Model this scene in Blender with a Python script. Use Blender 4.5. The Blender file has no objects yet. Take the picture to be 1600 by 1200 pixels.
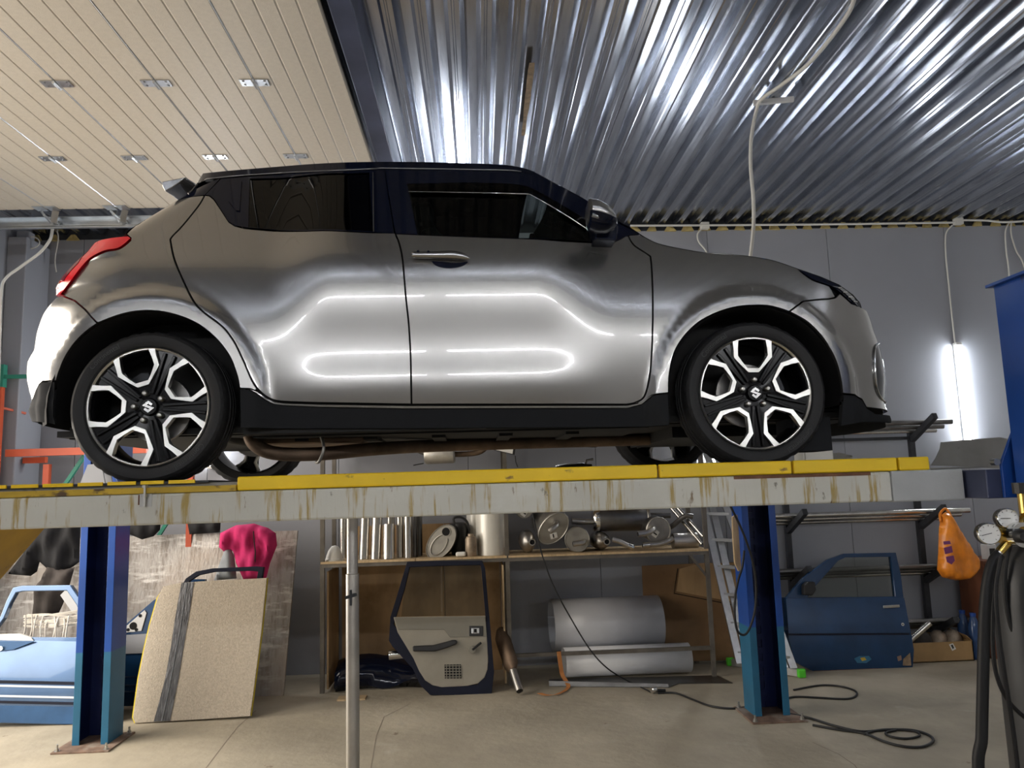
import bpy, bmesh, math, random
import numpy as np
from mathutils import Matrix, Vector
from mathutils.geometry import delaunay_2d_cdt
random.seed(7)
scene = bpy.context.scene
COL = scene.collection
# ------------------------------------------------------------------ camera
CAM_H = 1.7
FPX = 1200.0
YAW, PITCH, ROLL = (math.radians(a) for a in (-2.6, 7.57, -1.74))
CROT = Matrix.Rotation(YAW, 3, 'Z') @ Matrix.Rotation(math.pi/2+PITCH, 3, 'X') @ Matrix.Rotation(ROLL, 3, 'Z')
cam_data = bpy.data.cameras.new('camera')
cam_data.sensor_width = 36.0
cam_data.lens = 36.0*FPX/1600.0
cam_data.clip_start = 0.05
cam = bpy.data.objects.new('camera', cam_data)
cam.matrix_world = Matrix.Translation((0, 0, CAM_H)) @ CROT.to_4x4()
COL.objects.link(cam)
scene.camera = cam
# ------------------------------------------------------------------ light and exposure
scene.view_settings.view_transform = 'Standard'
scene.view_settings.look = 'None'
scene.view_settings.gamma = 1.0
scene.view_settings.use_curve_mapping = False
scene.view_settings.exposure = 0.75
world = bpy.data.worlds.new('sky'); scene.world = world
world.use_nodes = True
wn = world.node_tree.nodes; wn.clear()
wo = wn.new('ShaderNodeOutputWorld'); wb = wn.new('ShaderNodeBackground')
wb.inputs['Color'].default_value = (0.86, 0.93, 1.0, 1); wb.inputs['Strength'].default_value = 1.0
world.node_tree.links.new(wb.outputs[0], wo.inputs[0])
def area(name, loc, rot, sx, sy, power, col):
    l = bpy.data.lights.new(name, 'AREA'); l.shape = 'RECTANGLE'; l.size = sx; l.size_y = sy
    l.energy = power; l.color = col
    o = bpy.data.objects.new(name, l); o.location = loc; o.rotation_euler = rot; COL.objects.link(o); return o
# daylight entering through the open gateway in the left wall
day = area('daylight', (-4.75, 4.15, 2.2), (0, -math.radians(62), 0), 3.3, 4.0, 150.0, (1.0, 0.88, 0.73)); day.data.spread = math.radians(150)
LED_STRENGTH = 42.0
WALL_TUBE_STRENGTH = 42.0
# ------------------------------------------------------------------ materials
def _ramp(nt, fac, stops):
    r = nt.nodes.new('ShaderNodeValToRGB'); e = r.color_ramp.elements
    while len(e) < len(stops): e.new(0.5)
    for k, (p, c) in enumerate(stops):
        e[k].position = p; e[k].color = (*c, 1) if len(c) == 3 else c
    nt.links.new(fac, r.inputs[0]); return r
def _noise(nt, scale, stretch=(1, 1, 1), detail=4.0, rough=0.55, coord='Object'):
    tc = nt.nodes.new('ShaderNodeTexCoord'); mp = nt.nodes.new('ShaderNodeMapping')
    mp.inputs['Scale'].default_value = stretch
    nt.links.new(tc.outputs[coord], mp.inputs[0])
    n = nt.nodes.new('ShaderNodeTexNoise'); n.inputs['Scale'].default_value = scale
    n.inputs['Detail'].default_value = detail; n.inputs['Roughness'].default_value = rough
    nt.links.new(mp.outputs[0], n.inputs['Vector']); return n
def mat(name, col, rough=0.5, metal=0.0, var=None, layers=(), bump=None, coat=0.0, emit=None, rvar=0.0, spec=0.5, alpha=1.0, trans=0.0, ior=1.45, coord='Object'):
    """col base colour; var (scale, amount, stretch) light/dark mottling; layers [(scale, stretch, threshold, softness, colour)] patches;
    bump (scale, strength, stretch)"""
    m = bpy.data.materials.new(name); m.use_nodes = True
    nt = m.node_tree; b = nt.nodes['Principled BSDF']
    b.inputs['Base Color'].default_value = (*col, 1); b.inputs['Roughness'].default_value = rough
    b.inputs['Metallic'].default_value = metal; b.inputs['Specular IOR Level'].default_value = spec
    b.inputs['Coat Weight'].default_value = coat; b.inputs['Coat Roughness'].default_value = 0.03
    b.inputs['Alpha'].default_value = alpha; b.inputs['Transmission Weight'].default_value = trans; b.inputs['IOR'].default_value = ior
    if emit:
        b.inputs['Emission Color'].default_value = (*emit[0], 1); b.inputs['Emission Strength'].default_value = emit[1]
    out = None
    if var:
        s, a, st = var
        n = _noise(nt, s, st, coord=coord)
        lo = tuple(max(0, c*(1-a)) for c in col); hi = tuple(min(1, c*(1+a)) for c in col)
        out = _ramp(nt, n.outputs['Fac'], [(0.3, lo), (0.7, hi)]).outputs[0]
        if rvar:
            mr = nt.nodes.new('ShaderNodeMapRange'); mr.inputs[3].default_value = max(0, rough-rvar); mr.inputs[4].default_value = min(1, rough+rvar)
            nt.links.new(n.outputs['Fac'], mr.inputs[0]); nt.links.new(mr.outputs[0], b.inputs['Roughness'])
    for (s, st, th, soft, c2) in layers:
        n = _noise(nt, s, st, 6, 0.62, coord=coord)
        f = _ramp(nt, n.outputs['Fac'], [(th-soft, (0, 0, 0)), (th+soft, (1, 1, 1))])
        mx = nt.nodes.new('ShaderNodeMix'); mx.data_type = 'RGBA'
        nt.links.new(f.outputs[0], mx.inputs[0])
        if out: nt.links.new(out, mx.inputs[6])
        else: mx.inputs[6].default_value = (*col, 1)
        mx.inputs[7].default_value = (*c2, 1); out = mx.outputs[2]
    if out: nt.links.new(out, b.inputs['Base Color'])
    if bump:
        s, k, st = bump
        n = _noise(nt, s, st, coord=coord); bp = nt.nodes.new('ShaderNodeBump'); bp.inputs['Strength'].default_value = k; bp.inputs['Distance'].default_value = 0.01
        nt.links.new(n.outputs['Fac'], bp.inputs['Height']); nt.links.new(bp.outputs[0], b.inputs['Normal'])
    return m
I3 = (1, 1, 1)
MT = {}
def dm(key, *a, **k): MT[key] = mat(key, *a, **k)
dm('concrete', (0.39, 0.345, 0.265), 0.75, var=(1.3, 0.2, I3), layers=[(0.55, I3, 0.58, 0.10, (0.285, 0.25, 0.19)), (3.1, I3, 0.68, 0.06, (0.42, 0.38, 0.31)), (5.5, I3, 0.71, 0.02, (0.22, 0.18, 0.13))], bump=(14, 0.45, I3))
dm('panel_grey', (0.285, 0.295, 0.325), 0.55, var=(0.8, 0.06, I3), bump=(60, 0.05, (1, 1, 0.15)))
dm('panel_light', (0.60, 0.60, 0.60), 0.6, var=(0.8, 0.05, I3))
dm('galv', (0.51, 0.54, 0.60), 0.19, 1.0, var=(2.2, 0.22, (4, 0.25, 1)), layers=[(10, (1.5, 0.2, 1), 0.62, 0.1, (0.33, 0.35, 0.40))], bump=(1.2, 0.10, (3, 0.35, 1)), rvar=0.08)
dm('galv_plain', (0.60, 0.62, 0.64), 0.35, 1.0, var=(9, 0.12, I3))
dm('door_beige', (0.55, 0.50, 0.42), 0.48, var=(40, 0.05, I3), bump=(160, 0.12, I3))
dm('navy_beam', (0.055, 0.065, 0.115), 0.45, 0.3, var=(3, 0.3, I3))
dm('foam_yellow', (0.38, 0.30, 0.12), 0.9, var=(20, 0.25, I3), bump=(40, 0.8, I3))
dm('cable_white', (0.60, 0.59, 0.55), 0.5)
dm('cable_black', (0.012, 0.012, 0.013), 0.5)
dm('led', (1, 1, 1), 0.5, emit=((0.92, 0.96, 1.0), LED_STRENGTH))
dm('led_wall', (1, 1, 1), 0.5, emit=((0.97, 0.98, 1.0), WALL_TUBE_STRENGTH))
dm('white_plastic', (0.78, 0.78, 0.76), 0.4)
dm('blue_shaded', (0.004, 0.012, 0.075), 0.45, var=(3, 0.25, I3))  # post blue darkened to navy: shade inside the channels put into the colour
dm('blue_paint', (0.012, 0.062, 0.29), 0.32, var=(3, 0.15, I3), layers=[(11, (1, 1, 0.6), 0.72, 0.03, (0.03, 0.04, 0.10))])
dm('teal_paint', (0.018, 0.12, 0.22), 0.38, var=(3, 0.15, I3), layers=[(9, (1, 1, 0.6), 0.71, 0.04, (0.03, 0.09, 0.18))])
dm('rust', (0.16, 0.075, 0.04), 0.85, var=(14, 0.4, I3), bump=(40, 0.4, I3))
dm('rust_light', (0.26, 0.19, 0.12), 0.7, 0.3, var=(20, 0.4, I3))
dm('floor_crack', (0.24, 0.205, 0.16), 0.9)
dm('rusty_plate', (0.20, 0.13, 0.095), 0.75, var=(10, 0.4, I3), layers=[(6, I3, 0.58, 0.06, (0.27, 0.23, 0.19))], bump=(30, 0.3, I3))
dm('beam_grey', (0.60, 0.59, 0.52), 0.5, var=(2.0, 0.10, I3), layers=[(5, (7, 1, 0.55), 0.59, 0.05, (0.40, 0.29, 0.09)), (9, (4, 1, 0.9), 0.69, 0.03, (0.20, 0.13, 0.06)), (16, (1, 1, 0.5), 0.70, 0.02, (0.25, 0.23, 0.18)), (2.2, (1, 1, 1.5), 0.68, 0.05, (0.70, 0.69, 0.63))], bump=(25, 0.25, (1, 1, 0.4)))
dm('beam_plain', (0.44, 0.45, 0.44), 0.5, var=(3, 0.12, I3), bump=(30, 0.15, I3))
dm('yellow_paint', (0.90, 0.60, 0.012), 0.42, var=(4, 0.1, I3), layers=[(7, (1, 1, 2), 0.70, 0.03, (0.26, 0.13, 0.03)), (22, (1, 1, 2), 0.74, 0.02, (0.05, 0.04, 0.03))])
dm('yellow_old', (0.50, 0.33, 0.03), 0.6, var=(5, 0.3, I3), layers=[(12, (1, 1, 2), 0.60, 0.05, (0.10, 0.06, 0.03))])
dm('yellow_ramp', (0.34, 0.21, 0.015), 0.55, var=(3, 0.25, I3), layers=[(8, I3, 0.66, 0.04, (0.12, 0.07, 0.03))])
dm('tray_grey', (0.26, 0.25, 0.23), 0.6, var=(5, 0.2, I3), layers=[(7, I3, 0.68, 0.05, (0.08, 0.075, 0.07))])
dm('dark_steel', (0.035, 0.037, 0.042), 0.45, 0.4, var=(8, 0.3, I3))
dm('black_void', (0.006, 0.006, 0.007), 0.9)
dm('chrome', (0.75, 0.75, 0.74), 0.14, 1.0)
dm('bolt_steel', (0.5, 0.49, 0.46), 0.35, 1.0)
dm('steel_pipe', (0.60, 0.58, 0.54), 0.24, 1.0, var=(6, 0.12, (3, 3, 0.4)))
dm('steel_dull', (0.55, 0.53, 0.50), 0.38, 1.0, var=(6, 0.2, I3))
dm('steel_dark', (0.20, 0.195, 0.19), 0.40, 1.0, var=(5, 0.25, I3))
dm('shelf_steel', (0.15, 0.135, 0.115), 0.5, 0.5, var=(6, 0.3, I3))
dm('wood_ply', (0.40, 0.26, 0.13), 0.7, var=(5, 0.25, (1, 1, 0.3)), layers=[(3, I3, 0.6, 0.1, (0.26, 0.155, 0.07))])
dm('wood_light', (0.52, 0.38, 0.22), 0.6, var=(7, 0.2, (6, 6, 0.5)))
# car
dm('car_silver', (0.30, 0.295, 0.285), 0.27, 0.85, var=(900, 0.05, I3), coat=1.0)
dm('car_black_gloss', (0.004, 0.006, 0.016), 0.07, spec=0.36)
dm('handle_chrome', (0.42, 0.42, 0.42), 0.16, 1.0)
dm('car_black_plastic', (0.022, 0.023, 0.025), 0.75, spec=0.03, bump=(260, 0.06, I3))
dm('car_under', (0.012, 0.012, 0.012), 0.7)
dm('glass_tint', (0.03, 0.04, 0.04), 0.03)
dm('lamp_red', (0.55, 0.004, 0.014), 0.16, spec=0.25, coat=0.12)
dm('lamp_dark_red', (0.13, 0.002, 0.012), 0.14, spec=0.25, coat=0.12)
dm('lamp_amber', (0.85, 0.20, 0.01), 0.2, coat=1.0)
dm('lamp_clear', (0.30, 0.31, 0.32), 0.08, 0.6, coat=1.0)
dm('rubber', (0.012, 0.012, 0.013), 0.62, bump=(140, 0.1, I3))
dm('rubber_text', (0.045, 0.045, 0.046), 0.5)
dm('rim_polished', (0.74, 0.73, 0.70), 0.34, 1.0)
dm('rim_black', (0.004, 0.004, 0.005), 0.16, spec=0.22)
dm('brake_steel', (0.32, 0.31, 0.30), 0.4, 1.0)
dm('exhaust_rusty', (0.16, 0.11, 0.075), 0.6, 0.7, var=(9, 0.35, I3))
dm('exhaust_grey', (0.40, 0.385, 0.35), 0.45, 0.7, var=(9, 0.2, I3))
dm('interior', (0.012, 0.012, 0.013), 0.8)
def glass(key, col, fac):
    m = bpy.data.materials.new(key); m.use_nodes = True; nt = m.node_tree; nt.nodes.clear()
    o = nt.nodes.new('ShaderNodeOutputMaterial'); t = nt.nodes.new('ShaderNodeBsdfTransparent'); g = nt.nodes.new('ShaderNodeBsdfGlossy')
    t.inputs[0].default_value = (*col, 1); g.inputs['Roughness'].default_value = 0.02
    fr = nt.nodes.new('ShaderNodeFresnel'); fr.inputs[0].default_value = 1.38
    mx = nt.nodes.new('ShaderNodeMixShader'); nt.links.new(fr.outputs[0], mx.inputs[0])
    nt.links.new(t.outputs[0], mx.inputs[1]); nt.links.new(g.outputs[0], mx.inputs[2]); nt.links.new(mx.outputs[0], o.inputs[0]); MT[key] = m
glass('glass_front', (0.30, 0.36, 0.34), 1); glass('glass_rear', (0.03, 0.04, 0.065), 1); glass('glass_clear', (0.80, 0.82, 0.80), 1)
# ------------------------------------------------------------------ geometry helpers
def ray(px, py):
    return CROT @ Vector(((px-800)/FPX, (600-py)/FPX, -1.0))
def at(px, py, Y):
    """point of the room at depth Y behind image position px, py"""
    d = ray(px, py); t = Y/d.y
    return Vector((d.x*t, Y, CAM_H+d.z*t))
def at_z(px, py, z=0.0):
    d = ray(px, py); t = (z-CAM_H)/d.z
    return Vector((d.x*t, d.y*t, z))
class MB:
    def __init__(s): s.v = []; s.f = []
    def add(s, vs, fs):
        b = len(s.v); s.v += [Vector(p) for p in vs]; s.f += [tuple(b+i for i in f) for f in fs]; return s
    def box(s, c, d, rot=None):
        c = Vector(c); h = [x/2 for x in d]; R = rot if rot is not None else Matrix.Identity(3)
        vs = [c + R @ Vector((sx*h[0], sy*h[1], sz*h[2])) for sx in (-1, 1) for sy in (-1, 1) for sz in (-1, 1)]
        return s.add(vs, [(0, 1, 3, 2), (4, 6, 7, 5), (0, 4, 5, 1), (2, 3, 7, 6), (0, 2, 6, 4), (1, 5, 7, 3)])
    def box2(s, a, b):
        return s.box([(a[i]+b[i])/2 for i in range(3)], [abs(b[i]-a[i]) for i in range(3)])
    def bar(s, p0, p1, w, h, up=(0, 0, 1)):
        p0, p1 = Vector(p0), Vector(p1); d = (p1-p0); L = d.length; d.normalize()
        u = Vector(up); u = u-d*u.dot(d)
        if u.length < 1e-4: u = Vector((0, 1, 0))-d*d.y
        u.normalize(); r = d.cross(u)
        R = Matrix((d, r, u)).transposed()
        return s.box((p0+p1)/2, (L, w, h), R)
    def tube(s, path, r, seg=10, cap=True, closed=False):
        P = [Vector(p) for p in path]; n = len(P); rs = r if hasattr(r, '__len__') else [r]*n
        prev = None; b = len(s.v)
        for i in range(n):
            if closed: t = P[(i+1) % n]-P[i-1]
            else: t = P[min(i+1, n-1)]-P[max(i-1, 0)]
            t.normalize()
            if prev is None:
                a = Vector((0, 0, 1)) if abs(t.z) < 0.9 else Vector((1, 0, 0)); u = a-t*a.dot(t)
            else: u = prev-t*prev.dot(t)
            u.normalize(); prev = u; w = t.cross(u)
            for k in range(seg):
                an = 2*math.pi*k/seg; s.v.append(P[i]+(u*math.cos(an)+w*math.sin(an))*rs[i])
        m = n if closed else n-1
        for i in range(m):
            for k in range(seg):
                a0 = b+i*seg; a1 = b+((i+1) % n)*seg
                s.f.append((a0+k, a0+(k+1) % seg, a1+(k+1) % seg, a1+k))
        if cap and not closed:
            s.f.append(tuple(b+k for k in reversed(range(seg)))); s.f.append(tuple(b+(n-1)*seg+k for k in range(seg)))
        return s
    def cyl(s, p0, p1, r, seg=16, r2=None, cap=True):
        return s.tube([p0, p1], [r, r if r2 is None else r2], seg, cap)
    def pipe(s, p0, p1, r, wall=0.003, seg=20):
        """open thin-walled pipe"""
        p0, p1 = Vector(p0), Vector(p1)
        return s.lathe([(r, 0), (r, 1), (r-wall, 1), (r-wall, 0)], p0, (p1-p0), seg, scale_axis=True, closed=True)
    def lathe(s, prof, origin=(0, 0, 0), axis=(0, 0, 1), seg=24, scale_axis=False, closed=False, sy=1.0, ref=None):
        o = Vector(origin); ax = Vector(axis); L = ax.length if scale_axis else 1.0; ax.normalize()
        a = Vector(ref) if ref else (Vector((0, 0, 1)) if abs(ax.z) < 0.9 else Vector((1, 0, 0)))
        u = (a-ax*a.dot(ax)).normalized(); w = ax.cross(u); b = len(s.v)
        for (r, h) in prof:
            for k in range(seg):
                an = 2*math.pi*k/seg; s.v.append(o+ax*(h*L)+(u*math.cos(an)*r+w*math.sin(an)*r*sy))
        n = len(prof)
        for i in range(n if closed else n-1):
            i2 = (i+1) % n
            for k in range(seg):
                s.f.append((b+i*seg+k, b+i*seg+(k+1) % seg, b+i2*seg+(k+1) % seg, b+i2*seg+k))
        if not closed:
            if prof[0][0] > 1e-5: s.f.append(tuple(b+k for k in reversed(range(seg))))
            if prof[-1][0] > 1e-5: s.f.append(tuple(b+(n-1)*seg+k for k in range(seg)))
        return s
    def prism(s, poly, thick):
        """poly: list of 3-D points (planar outline), thick: extrusion vector"""
        P = [Vector(p) for p in poly]; t = Vector(thick); n = len(P)
        vs = P+[p+t for p in P]
        fs = [tuple(reversed(range(n))), tuple(range(n, 2*n))]+[(i, (i+1) % n, n+(i+1) % n, n+i) for i in range(n)]
        return s.add(vs, fs)
    def ring(s, outer, inner, thick):
        """flat frame between two outlines with the same number of points"""
        t = Vector(thick); n = len(outer); O = [Vector(p) for p in outer]; I = [Vector(p) for p in inner]
        vs = O+I+[p+t for p in O]+[p+t for p in I]; fs = []
        for i in range(n):
            j = (i+1) % n
            fs += [(i, n+i, n+j, j), (2*n+i, 2*n+j, 3*n+j, 3*n+i), (i, j, 2*n+j, 2*n+i), (n+i, 3*n+i, 3*n+j, n+j)]
        return s.add(vs, fs)
    def grid(s, rows, close=False):
        b = len(s.v); m = len(rows[0])
        for r in rows: s.v += [Vector(p) for p in r]
        for i in range(len(rows)-1):
            for k in range(m if close else m-1):
                s.f.append((b+i*m+k, b+i*m+(k+1) % m, b+(i+1)*m+(k+1) % m, b+(i+1)*m+k))
        return s
    def build(s, name, material, parent=None, smooth=None, bevel=0.0, fix=True, solid=0.0, sub=0, normals=None):
        V = [Vector(p) for p in s.v]
        lo = Vector((min(p.x for p in V), min(p.y for p in V), min(p.z for p in V))); hi = Vector((max(p.x for p in V), max(p.y for p in V), max(p.z for p in V)))
        c = (lo+hi)/2; c.z = lo.z
        me = bpy.data.meshes.new(name); me.from_pydata([p-c for p in V], [], s.f); me.update()
        if fix:
            bm = bmesh.new(); bm.from_mesh(me); bmesh.ops.recalc_face_normals(bm, faces=bm.faces); bm.to_mesh(me); bm.free()
        me.materials.append(MT[material] if isinstance(material, str) else material)
        if smooth is not None:
            me.shade_smooth()
            if smooth < 179: me.set_sharp_from_angle(angle=math.radians(smooth))
        if normals is not None: me.normals_split_custom_set_from_vertices(normals)
        o = bpy.data.objects.new(name, me); COL.objects.link(o); o.location = c
        if parent is not None: attach(o, parent)
        if solid:
            md = o.modifiers.new('solid', 'SOLIDIFY'); md.thickness = solid; md.offset = 0
        if bevel:
            md = o.modifiers.new('bevel', 'BEVEL'); md.width = bevel; md.segments = 2; md.limit_method = 'ANGLE'; md.angle_limit = math.radians(40)
        if sub:
            md = o.modifiers.new('sub', 'SUBSURF'); md.levels = sub; md.render_levels = sub
        return o
def attach(o, parent):
    o.parent = parent; o.matrix_parent_inverse = Matrix.Translation(parent.location).inverted()
def tag(o, label, cat, group=None, kind=None):
    o['label'] = label
    if cat: o['category'] = cat
    if group: o['group'] = group
    if kind: o['kind'] = kind
    return o
def thing(name, loc, label, cat, group=None):
    o = bpy.data.objects.new(name, None); o.location = loc; o.empty_display_size = 0.1; COL.objects.link(o)
    return tag(o, label, cat, group)
def struct(o):
    o['kind'] = 'structure'; return o
def smooth_path(pts, n=8):
    P = [Vector(p) for p in pts]; out = []
    for i in range(len(P)-1):
        p0, p1, p2, p3 = P[max(i-1, 0)], P[i], P[i+1], P[min(i+2, len(P)-1)]
        for k in range(n):
            t = k/n; t2 = t*t; t3 = t2*t
            out.append(0.5*((2*p1)+(p2-p0)*t+(2*p0-5*p1+4*p2-p3)*t2+(3*p1-p0-3*p2+p3)*t3))
    out.append(P[-1]); return out
# ------------------------------------------------------------------ room
XL, XR, YF, YB, ZC = -4.4, 6.0, -3.2, 7.6, 4.325
WTOP = 4.274
floor = struct(MB().box2((XL-3.0, YF-0.3, -0.2), (XR+0.3, YB+0.3, 0.0)).build('floor', 'concrete'))
# hairline cracks and joints in the slab
for lst in ([(400, 1110), (372, 1135), (352, 1160), (318, 1205)], [(640, 1100), (600, 1120), (588, 1150), (578, 1210)], [(1270, 1160), (1310, 1178), (1335, 1195), (1350, 1215)]):
    rows = []
    for p in [at_z(a_, b_, 0.0012) for a_, b_ in lst]: rows.append([p+Vector((-0.003, 0, 0)), p+Vector((0.003, 0, 0))])
    MB().grid(rows).build('floor_crack', 'floor_crack', floor)
GX0, GW = 3.677, 1.262
wall_back = struct(MB().box2((XL-0.2, YB+0.012, 0), (XR+0.2, YB+0.15, ZC+0.2)).build('wall_back', 'dark_steel'))
x = GX0-GW*7
k = 0
while x < XR:
    a, b = max(x, XL), min(x+GW, XR)
    if b-a > 0.02:
        MB().box2((a+0.002, YB, 0.0), (b-0.002, YB+0.03, WTOP)).build('wall_panel', 'panel_grey', wall_back, bevel=0.003)
    x += GW
wall_right = struct(MB().box2((XR, YF, 0), (XR+0.15, YB, ZC+0.1)).build('wall_right', 'panel_light'))
wall_front = struct(MB().box2((XL, YF-0.15, 0), (XR, YF, ZC+0.1)).build('wall_front', 'panel_light'))
wl = MB()
wl.box2((XL-0.15, YF, 0), (XL, 2.0, ZC+0.1)); wl.box2((XL-0.15, 6.35, 0), (XL, YB, ZC+0.1)); wl.box2((XL-0.15, 2.0, 3.75), (XL, 6.35, ZC+0.1))
wall_left = struct(wl.build('wall_left', 'panel_grey'))
# steel jamb column of the gateway, seen at the far left
struct(MB().box2((-4.4, 7.2, 0), (-4.22, 7.6, 4.18)).build('trim_1', 'panel_grey', bevel=0.01))
# corrugated ceiling: sheets of six ribs
PER = 0.1826; DEP = 0.055
ceiling = struct(MB().box2((XL-0.15, YF-0.1, ZC+DEP+0.03), (XR+0.15, YB+0.15, ZC+DEP+0.1)).build('ceiling', 'dark_steel'))
x = -4.4; sheet_i = 0
RIBX = []
while x < XR:
    prof = []
    for r in range(6):
        x0 = x+r*PER
        jz = random.uniform(-0.0015, 0.0015)
        prof += [(x0, ZC+DEP+jz), (x0+0.008, ZC+DEP-0.004+jz), (x0+0.062, ZC+DEP+jz), (x0+0.088, ZC+jz), (x0+0.104, ZC+jz), (x0+0.110, ZC+0.007+jz), (x0+0.118, ZC+0.007+jz), (x0+0.124, ZC+jz), (x0+0.150, ZC+jz), (x0+PER-0.0005, ZC+DEP+jz)]
        RIBX.append(x0)
    rows = []
    for yy in np.linspace(YF, YB, 26):
        w = 0.0010*math.sin(yy*1.1+sheet_i*2.1)
        rows.append([(px_, yy, pz_+w) for (px_, pz_) in prof])
    MB().grid(rows).build('ceiling_sheet', 'galv', ceiling, smooth=12)
    x += 6*PER; sheet_i += 1
# foam plugs closing the ribs over the back wall
for rx in RIBX:
    if rx < 1.0 and rx > -3.9: continue
    c = rx
    poly = [(c-0.024, YB-0.005, WTOP-0.004), (c+0.088, YB-0.005, WTOP-0.004), (c+0.058, YB-0.005, ZC+0.004), (c+0.006, YB-0.005, ZC+0.004)]
    poly = [(px_+random.uniform(-.012, .012), y_-random.uniform(0, .03), z_-random.uniform(0, .012)) for px_, y_, z_ in poly]
    MB().prism(poly, (0, 0.028, 0)).build('foam_plug', 'foam_yellow', wall_back)
# rust streak on one ceiling rib
rs = MB(); q0, q1 = at_z(834, 98, ZC-0.001), at_z(815, 212, ZC-0.001); xr_ = (q0.x+q1.x)/2; rows = []
for k in range(13):
    yy = q0.y+(q1.y-q0.y)*k/12; w_ = 0.012+0.010*random.random(); rows.append([(xr_-w_, yy, ZC-0.0012), (xr_+w_, yy, ZC-0.0012)])
rs.grid(rows).build('rust_streak', 'rust_light', ceiling)
# dark steel beam along the leading edge of the raised gate
struct(MB().box2((-0.69, YF, 4.07), (-0.57, YB, 4.31)).build('trim_2', 'navy_beam', bevel=0.008))
# ------------------------------------------------------------------ raised sectional garage gate
gate = thing('garage_gate', (-2.5, 4.2, 4.05), 'beige ribbed sectional garage gate raised flat under the ceiling', 'garage door')
GZ = 4.05; SEC = 0.5555; GY0, GY1 = 2.2, 6.17
edges = [-0.722-SEC*0.93]+[-0.722-SEC*0.93-SEC*i for i in range(1, 6)]
xs = [-0.722]+edges
for i in range(len(xs)-1):
    x1, x0 = xs[i]-0.003, xs[i+1]+0.003
    w = (x1-x0); prof = []
    n = 5
    for j in range(n):
        a = x0+w*j/n; b = x0+w*(j+1)/n
        if j == 0: prof += [(a, GZ+0.012), (a+0.004, GZ)]
        else: prof += [(a-0.007, GZ), (a-0.002, GZ+0.0035), (a+0.002, GZ+0.0035), (a+0.007, GZ)]
        if j == n-1: prof += [(b-0.004, GZ), (b, GZ+0.012)]
    lo = [(p[0], p[1]) for p in prof]
    rows = [[(p[0], yy, p[1]) for p in lo] for yy in (GY0, GY1)]
    m = MB().grid(rows); m.box2((x0+0.001, GY0, GZ+0.0125), (x1-0.001, GY1, GZ+0.045))
    m.build('gate_section', 'door_beige', gate)
def hinge(x, y, roller=False):
    h = MB()
    h.box((x-0.045, y, GZ-0.004), (0.07, 0.07, 0.004)); h.box((x+0.045, y, GZ-0.004), (0.07, 0.07, 0.004))
    h.cyl((x, y-0.04, GZ-0.014), (x, y+0.04, GZ-0.014), 0.009, 8)
    for sx in (-0.06, 0.06):
        for sy in (-0.02, 0.02): h.cyl((x+sx, y+sy, GZ-0.006), (x+sx, y+sy, GZ-0.012), 0.007, 6)
    return h.build('hinge', 'galv_plain', gate)
for xj in edges[:-1]:
    MB().cyl((xj, GY0+0.02, GZ+0.004), (xj, GY1-0.02, GZ+0.004), 0.006, 6).build('joint_seal', 'galv_plain', gate)
    for yj in (2.25, 3.22, 4.21, 5.2): hinge(xj, yj)
    r = MB(); y0 = GY1-0.06
    r.box((xj-0.05, y0+0.03, GZ-0.004), (0.08, 0.10, 0.005)); r.box((xj+0.05, y0+0.03, GZ-0.004), (0.08, 0.10, 0.005))
    r.bar((xj-0.07, y0+0.08, GZ-0.006), (xj-0.01, y0+0.12, GZ-0.09), 0.05, 0.005); r.bar((xj+0.05, y0+0.08, GZ-0.006), (xj+0.01, y0+0.12, GZ-0.09), 0.05, 0.005)
    r.cyl((xj, y0+0.0, GZ-0.07), (xj, y0+0.2, GZ-0.07), 0.008, 8); r.cyl((xj, y0+0.17, GZ-0.07), (xj, y0+0.195, GZ-0.07), 0.024, 14)
    r.build('roller_bracket', 'galv_plain', gate)
# the horizontal gate track
trk = MB()
ty = GY1+0.13
trk.box2((-4.35, ty-0.03, GZ-0.11), (-0.9, ty+0.03, GZ-0.105)); trk.box2((-4.35, ty+0.027, GZ-0.105), (-0.9, ty+0.03, GZ-0.02)); trk.box2((-4.35, ty-0.02, GZ-0.025), (-0.9, ty+0.03, GZ-0.02)); trk.box2((-4.35, ty-0.03, GZ-0.12), (-0.9, ty-0.026, GZ-0.098))
track = tag(trk.build('gate_track', 'galv_plain'), 'galvanised horizontal track along the far edge of the raised gate', 'gate track')
for xx in (-4.2, -3.0, -1.8, -1.0):
    MB().box2((xx-0.02, ty+0.01, GZ-0.02), (xx+0.02, ty+0.03, ZC)).build('track_hanger', 'galv_plain', track)
# ------------------------------------------------------------------ wall lamps (vertical LED battens on the back wall, horizontal ones behind the camera)
def batten(p0, p1, n, label, group, mt='led', r=0.026):
    """housing from p0 to p1 on a wall with inward normal n"""
    p0, p1, n = Vector(p0), Vector(p1), Vector(n); d = (p1-p0).normalized()
    t = thing('led_batten', p0, label, 'lamp', group)
    MB().bar(p0, p1, 0.05, 0.022, n).build('housing', 'white_plastic', t)
    MB().tube([p0+n*(r+0.006)+d*0.02, p1+n*(r+0.006)-d*0.02], r, 16).build('diffuser', mt, t, smooth=60)
    for q, s in ((p0, 1), (p1, -1)):
        MB().bar(q+n*(r+0.004)-d*0.004*s, q+n*(r+0.004)+d*0.022*s, 2*r+0.008, 2*r+0.008, n).build('end_cap', 'white_plastic', t)
    return t
LW = [batten(at(1493, 537, 7.585), at(1511, 700, 7.585), (0, -1, 0), 'lit vertical LED batten on the grey wall left of the tall blue lift post', 'battens on the back wall')]
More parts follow.
